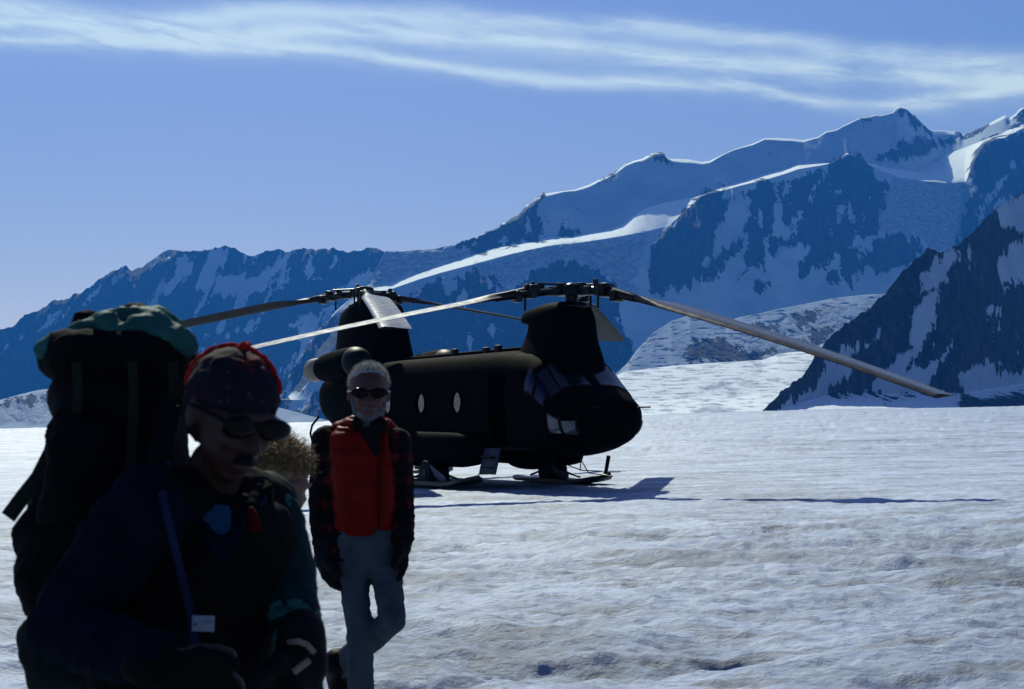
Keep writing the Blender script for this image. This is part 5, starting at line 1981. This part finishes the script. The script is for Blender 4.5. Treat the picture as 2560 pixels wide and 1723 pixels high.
CF = Vector((0.75, -0.62, 0))
crt, cfw, cup = basis(CF)
chf = Vector((.72, -.55, -.34)).normalized()
chr_ = chf.cross(Vector((0, 0, 1))).normalized()
c_rot = Matrix((chr_, chf, chr_.cross(chf).normalized())).transposed()
cH = .225
chc = c_at(700, 1210, 4.22)
chp, CP = head_prims(chc, cH, c_rot)
cn1 = c_at(655, 1345, 4.32)
cshR, cshL = c_at(600, 1400, 4.15), c_at(660, 1405, 4.45)
celR, celL = c_at(560, 1600, 4.10), c_at(630, 1610, 4.50)
cwrR, cwrL = c_at(620, 1740, 3.98), c_at(650, 1760, 4.35)
chipR, chipL = c_at(590, 1790, 4.25), c_at(650, 1790, 4.40)
ckR, caR = chipR + Vector((.06, -.05, -.36)), Vector((chipR.x + .04, chipR.y - .05, .11))
ckL, caL = chipL + Vector((.05, -.03, -.36)), Vector((chipL.x - .05, chipL.y + .05, .11))


def ctorso(k=1.0):
    return ('l', [(c_at(px, py, 4.32), crt * a * k, cfw * b * k) for py, px, a, b in [(1830, 620, .15, .12), (1700, 622, .145, .115), (1560, 625, .15, .115), (1450, 630, .165, .12), (1390, 635, .15, .105), (1360, 640, .09, .08)]])


bp = list(chp) + [('c', CP(0, -.05, -.35), cn1, .048, .056), ctorso(.86)]
for a, b, c in ((cshR, celR, cwrR), (cshL, celL, cwrL)):
    bp += [('c', a, b, .042, .034), ('c', b, c, .034, .025)]
for h_, k_, a_ in ((chipR, ckR, caR), (chipL, ckL, caL)):
    leg(h_, k_, a_, (.07, .055, .045, .042, .03), bp)
bp += hand_prims(cwrR, (.3, -.2, -1), (.5, .5, 0), (.5, -.8, 0), .165, .6, .9)
bp += hand_prims(cwrL, (.3, -.1, -1), (-.5, -.5, 0), (.5, -.8, 0), .165, .6, .9)
blob('body', bp, M_SKIN3, cu, 0.009, 3)
jk = [ctorso(1.05), ('c', cn1 - Vector((0, 0, .04)), cn1 + Vector((0, 0, .02)), .085, .075)]
for a, b, c in ((cshR, celR, cwrR), (cshL, celL, cwrL)):
    jk += [('c', a, b, .068, .060), ('c', b, c, .060, .048)]
blob('jacket', jk, M_BLACK, cu, 0.011, 4, folds(.006, 12, 81))
tp = [('l', [(c_at(620, 1740, 4.32), crt * .145, cfw * .118), (c_at(620, 1850, 4.32), crt * .145, cfw * .118)])]
for h_, k_, a_ in ((chipR, ckR, caR), (chipL, ckL, caL)):
    leg(h_, k_, a_, (.082, .068, .062, .058, .054), tp)
blob('trousers', tp, M_OLIVE_T, cu, 0.012, 4, folds(.006, 12, 83))
for a_ in (caR, caL):
    boot('boot', Vector((a_.x, a_.y, .115)), cfw, cu, M_BOOT)
ch = blob('hair', [('e', CP(0, -.12, .20), (.38 * cH, .44 * cH, .37 * cH), c_rot), ('e', CP(.0, -.28, -.02), (.34 * cH, .28 * cH, .36 * cH), c_rot)],
          M_BLOND, cu, 0.007, 2, folds(.012, 45, 85))
roots = []
rnd = random.Random(9)
for i in range(3200):
    n_ = Vector((rnd.gauss(0, 1), rnd.gauss(0, 1), rnd.gauss(0, 1))).normalized()
    if (n_.y > .1 and n_.z < .35) or n_.z < -.55:
        continue
    roots.append((CP(n_.x * .38, -.13 + n_.y * .42, .16 + n_.z * .38), c_rot @ n_, Vector((0, 0, -.15))))
strands('curls', roots, M_BLOND, ch, .048, .0011, .010, .35, 8, .45, 12, .45)['kind'] = 'stuff'
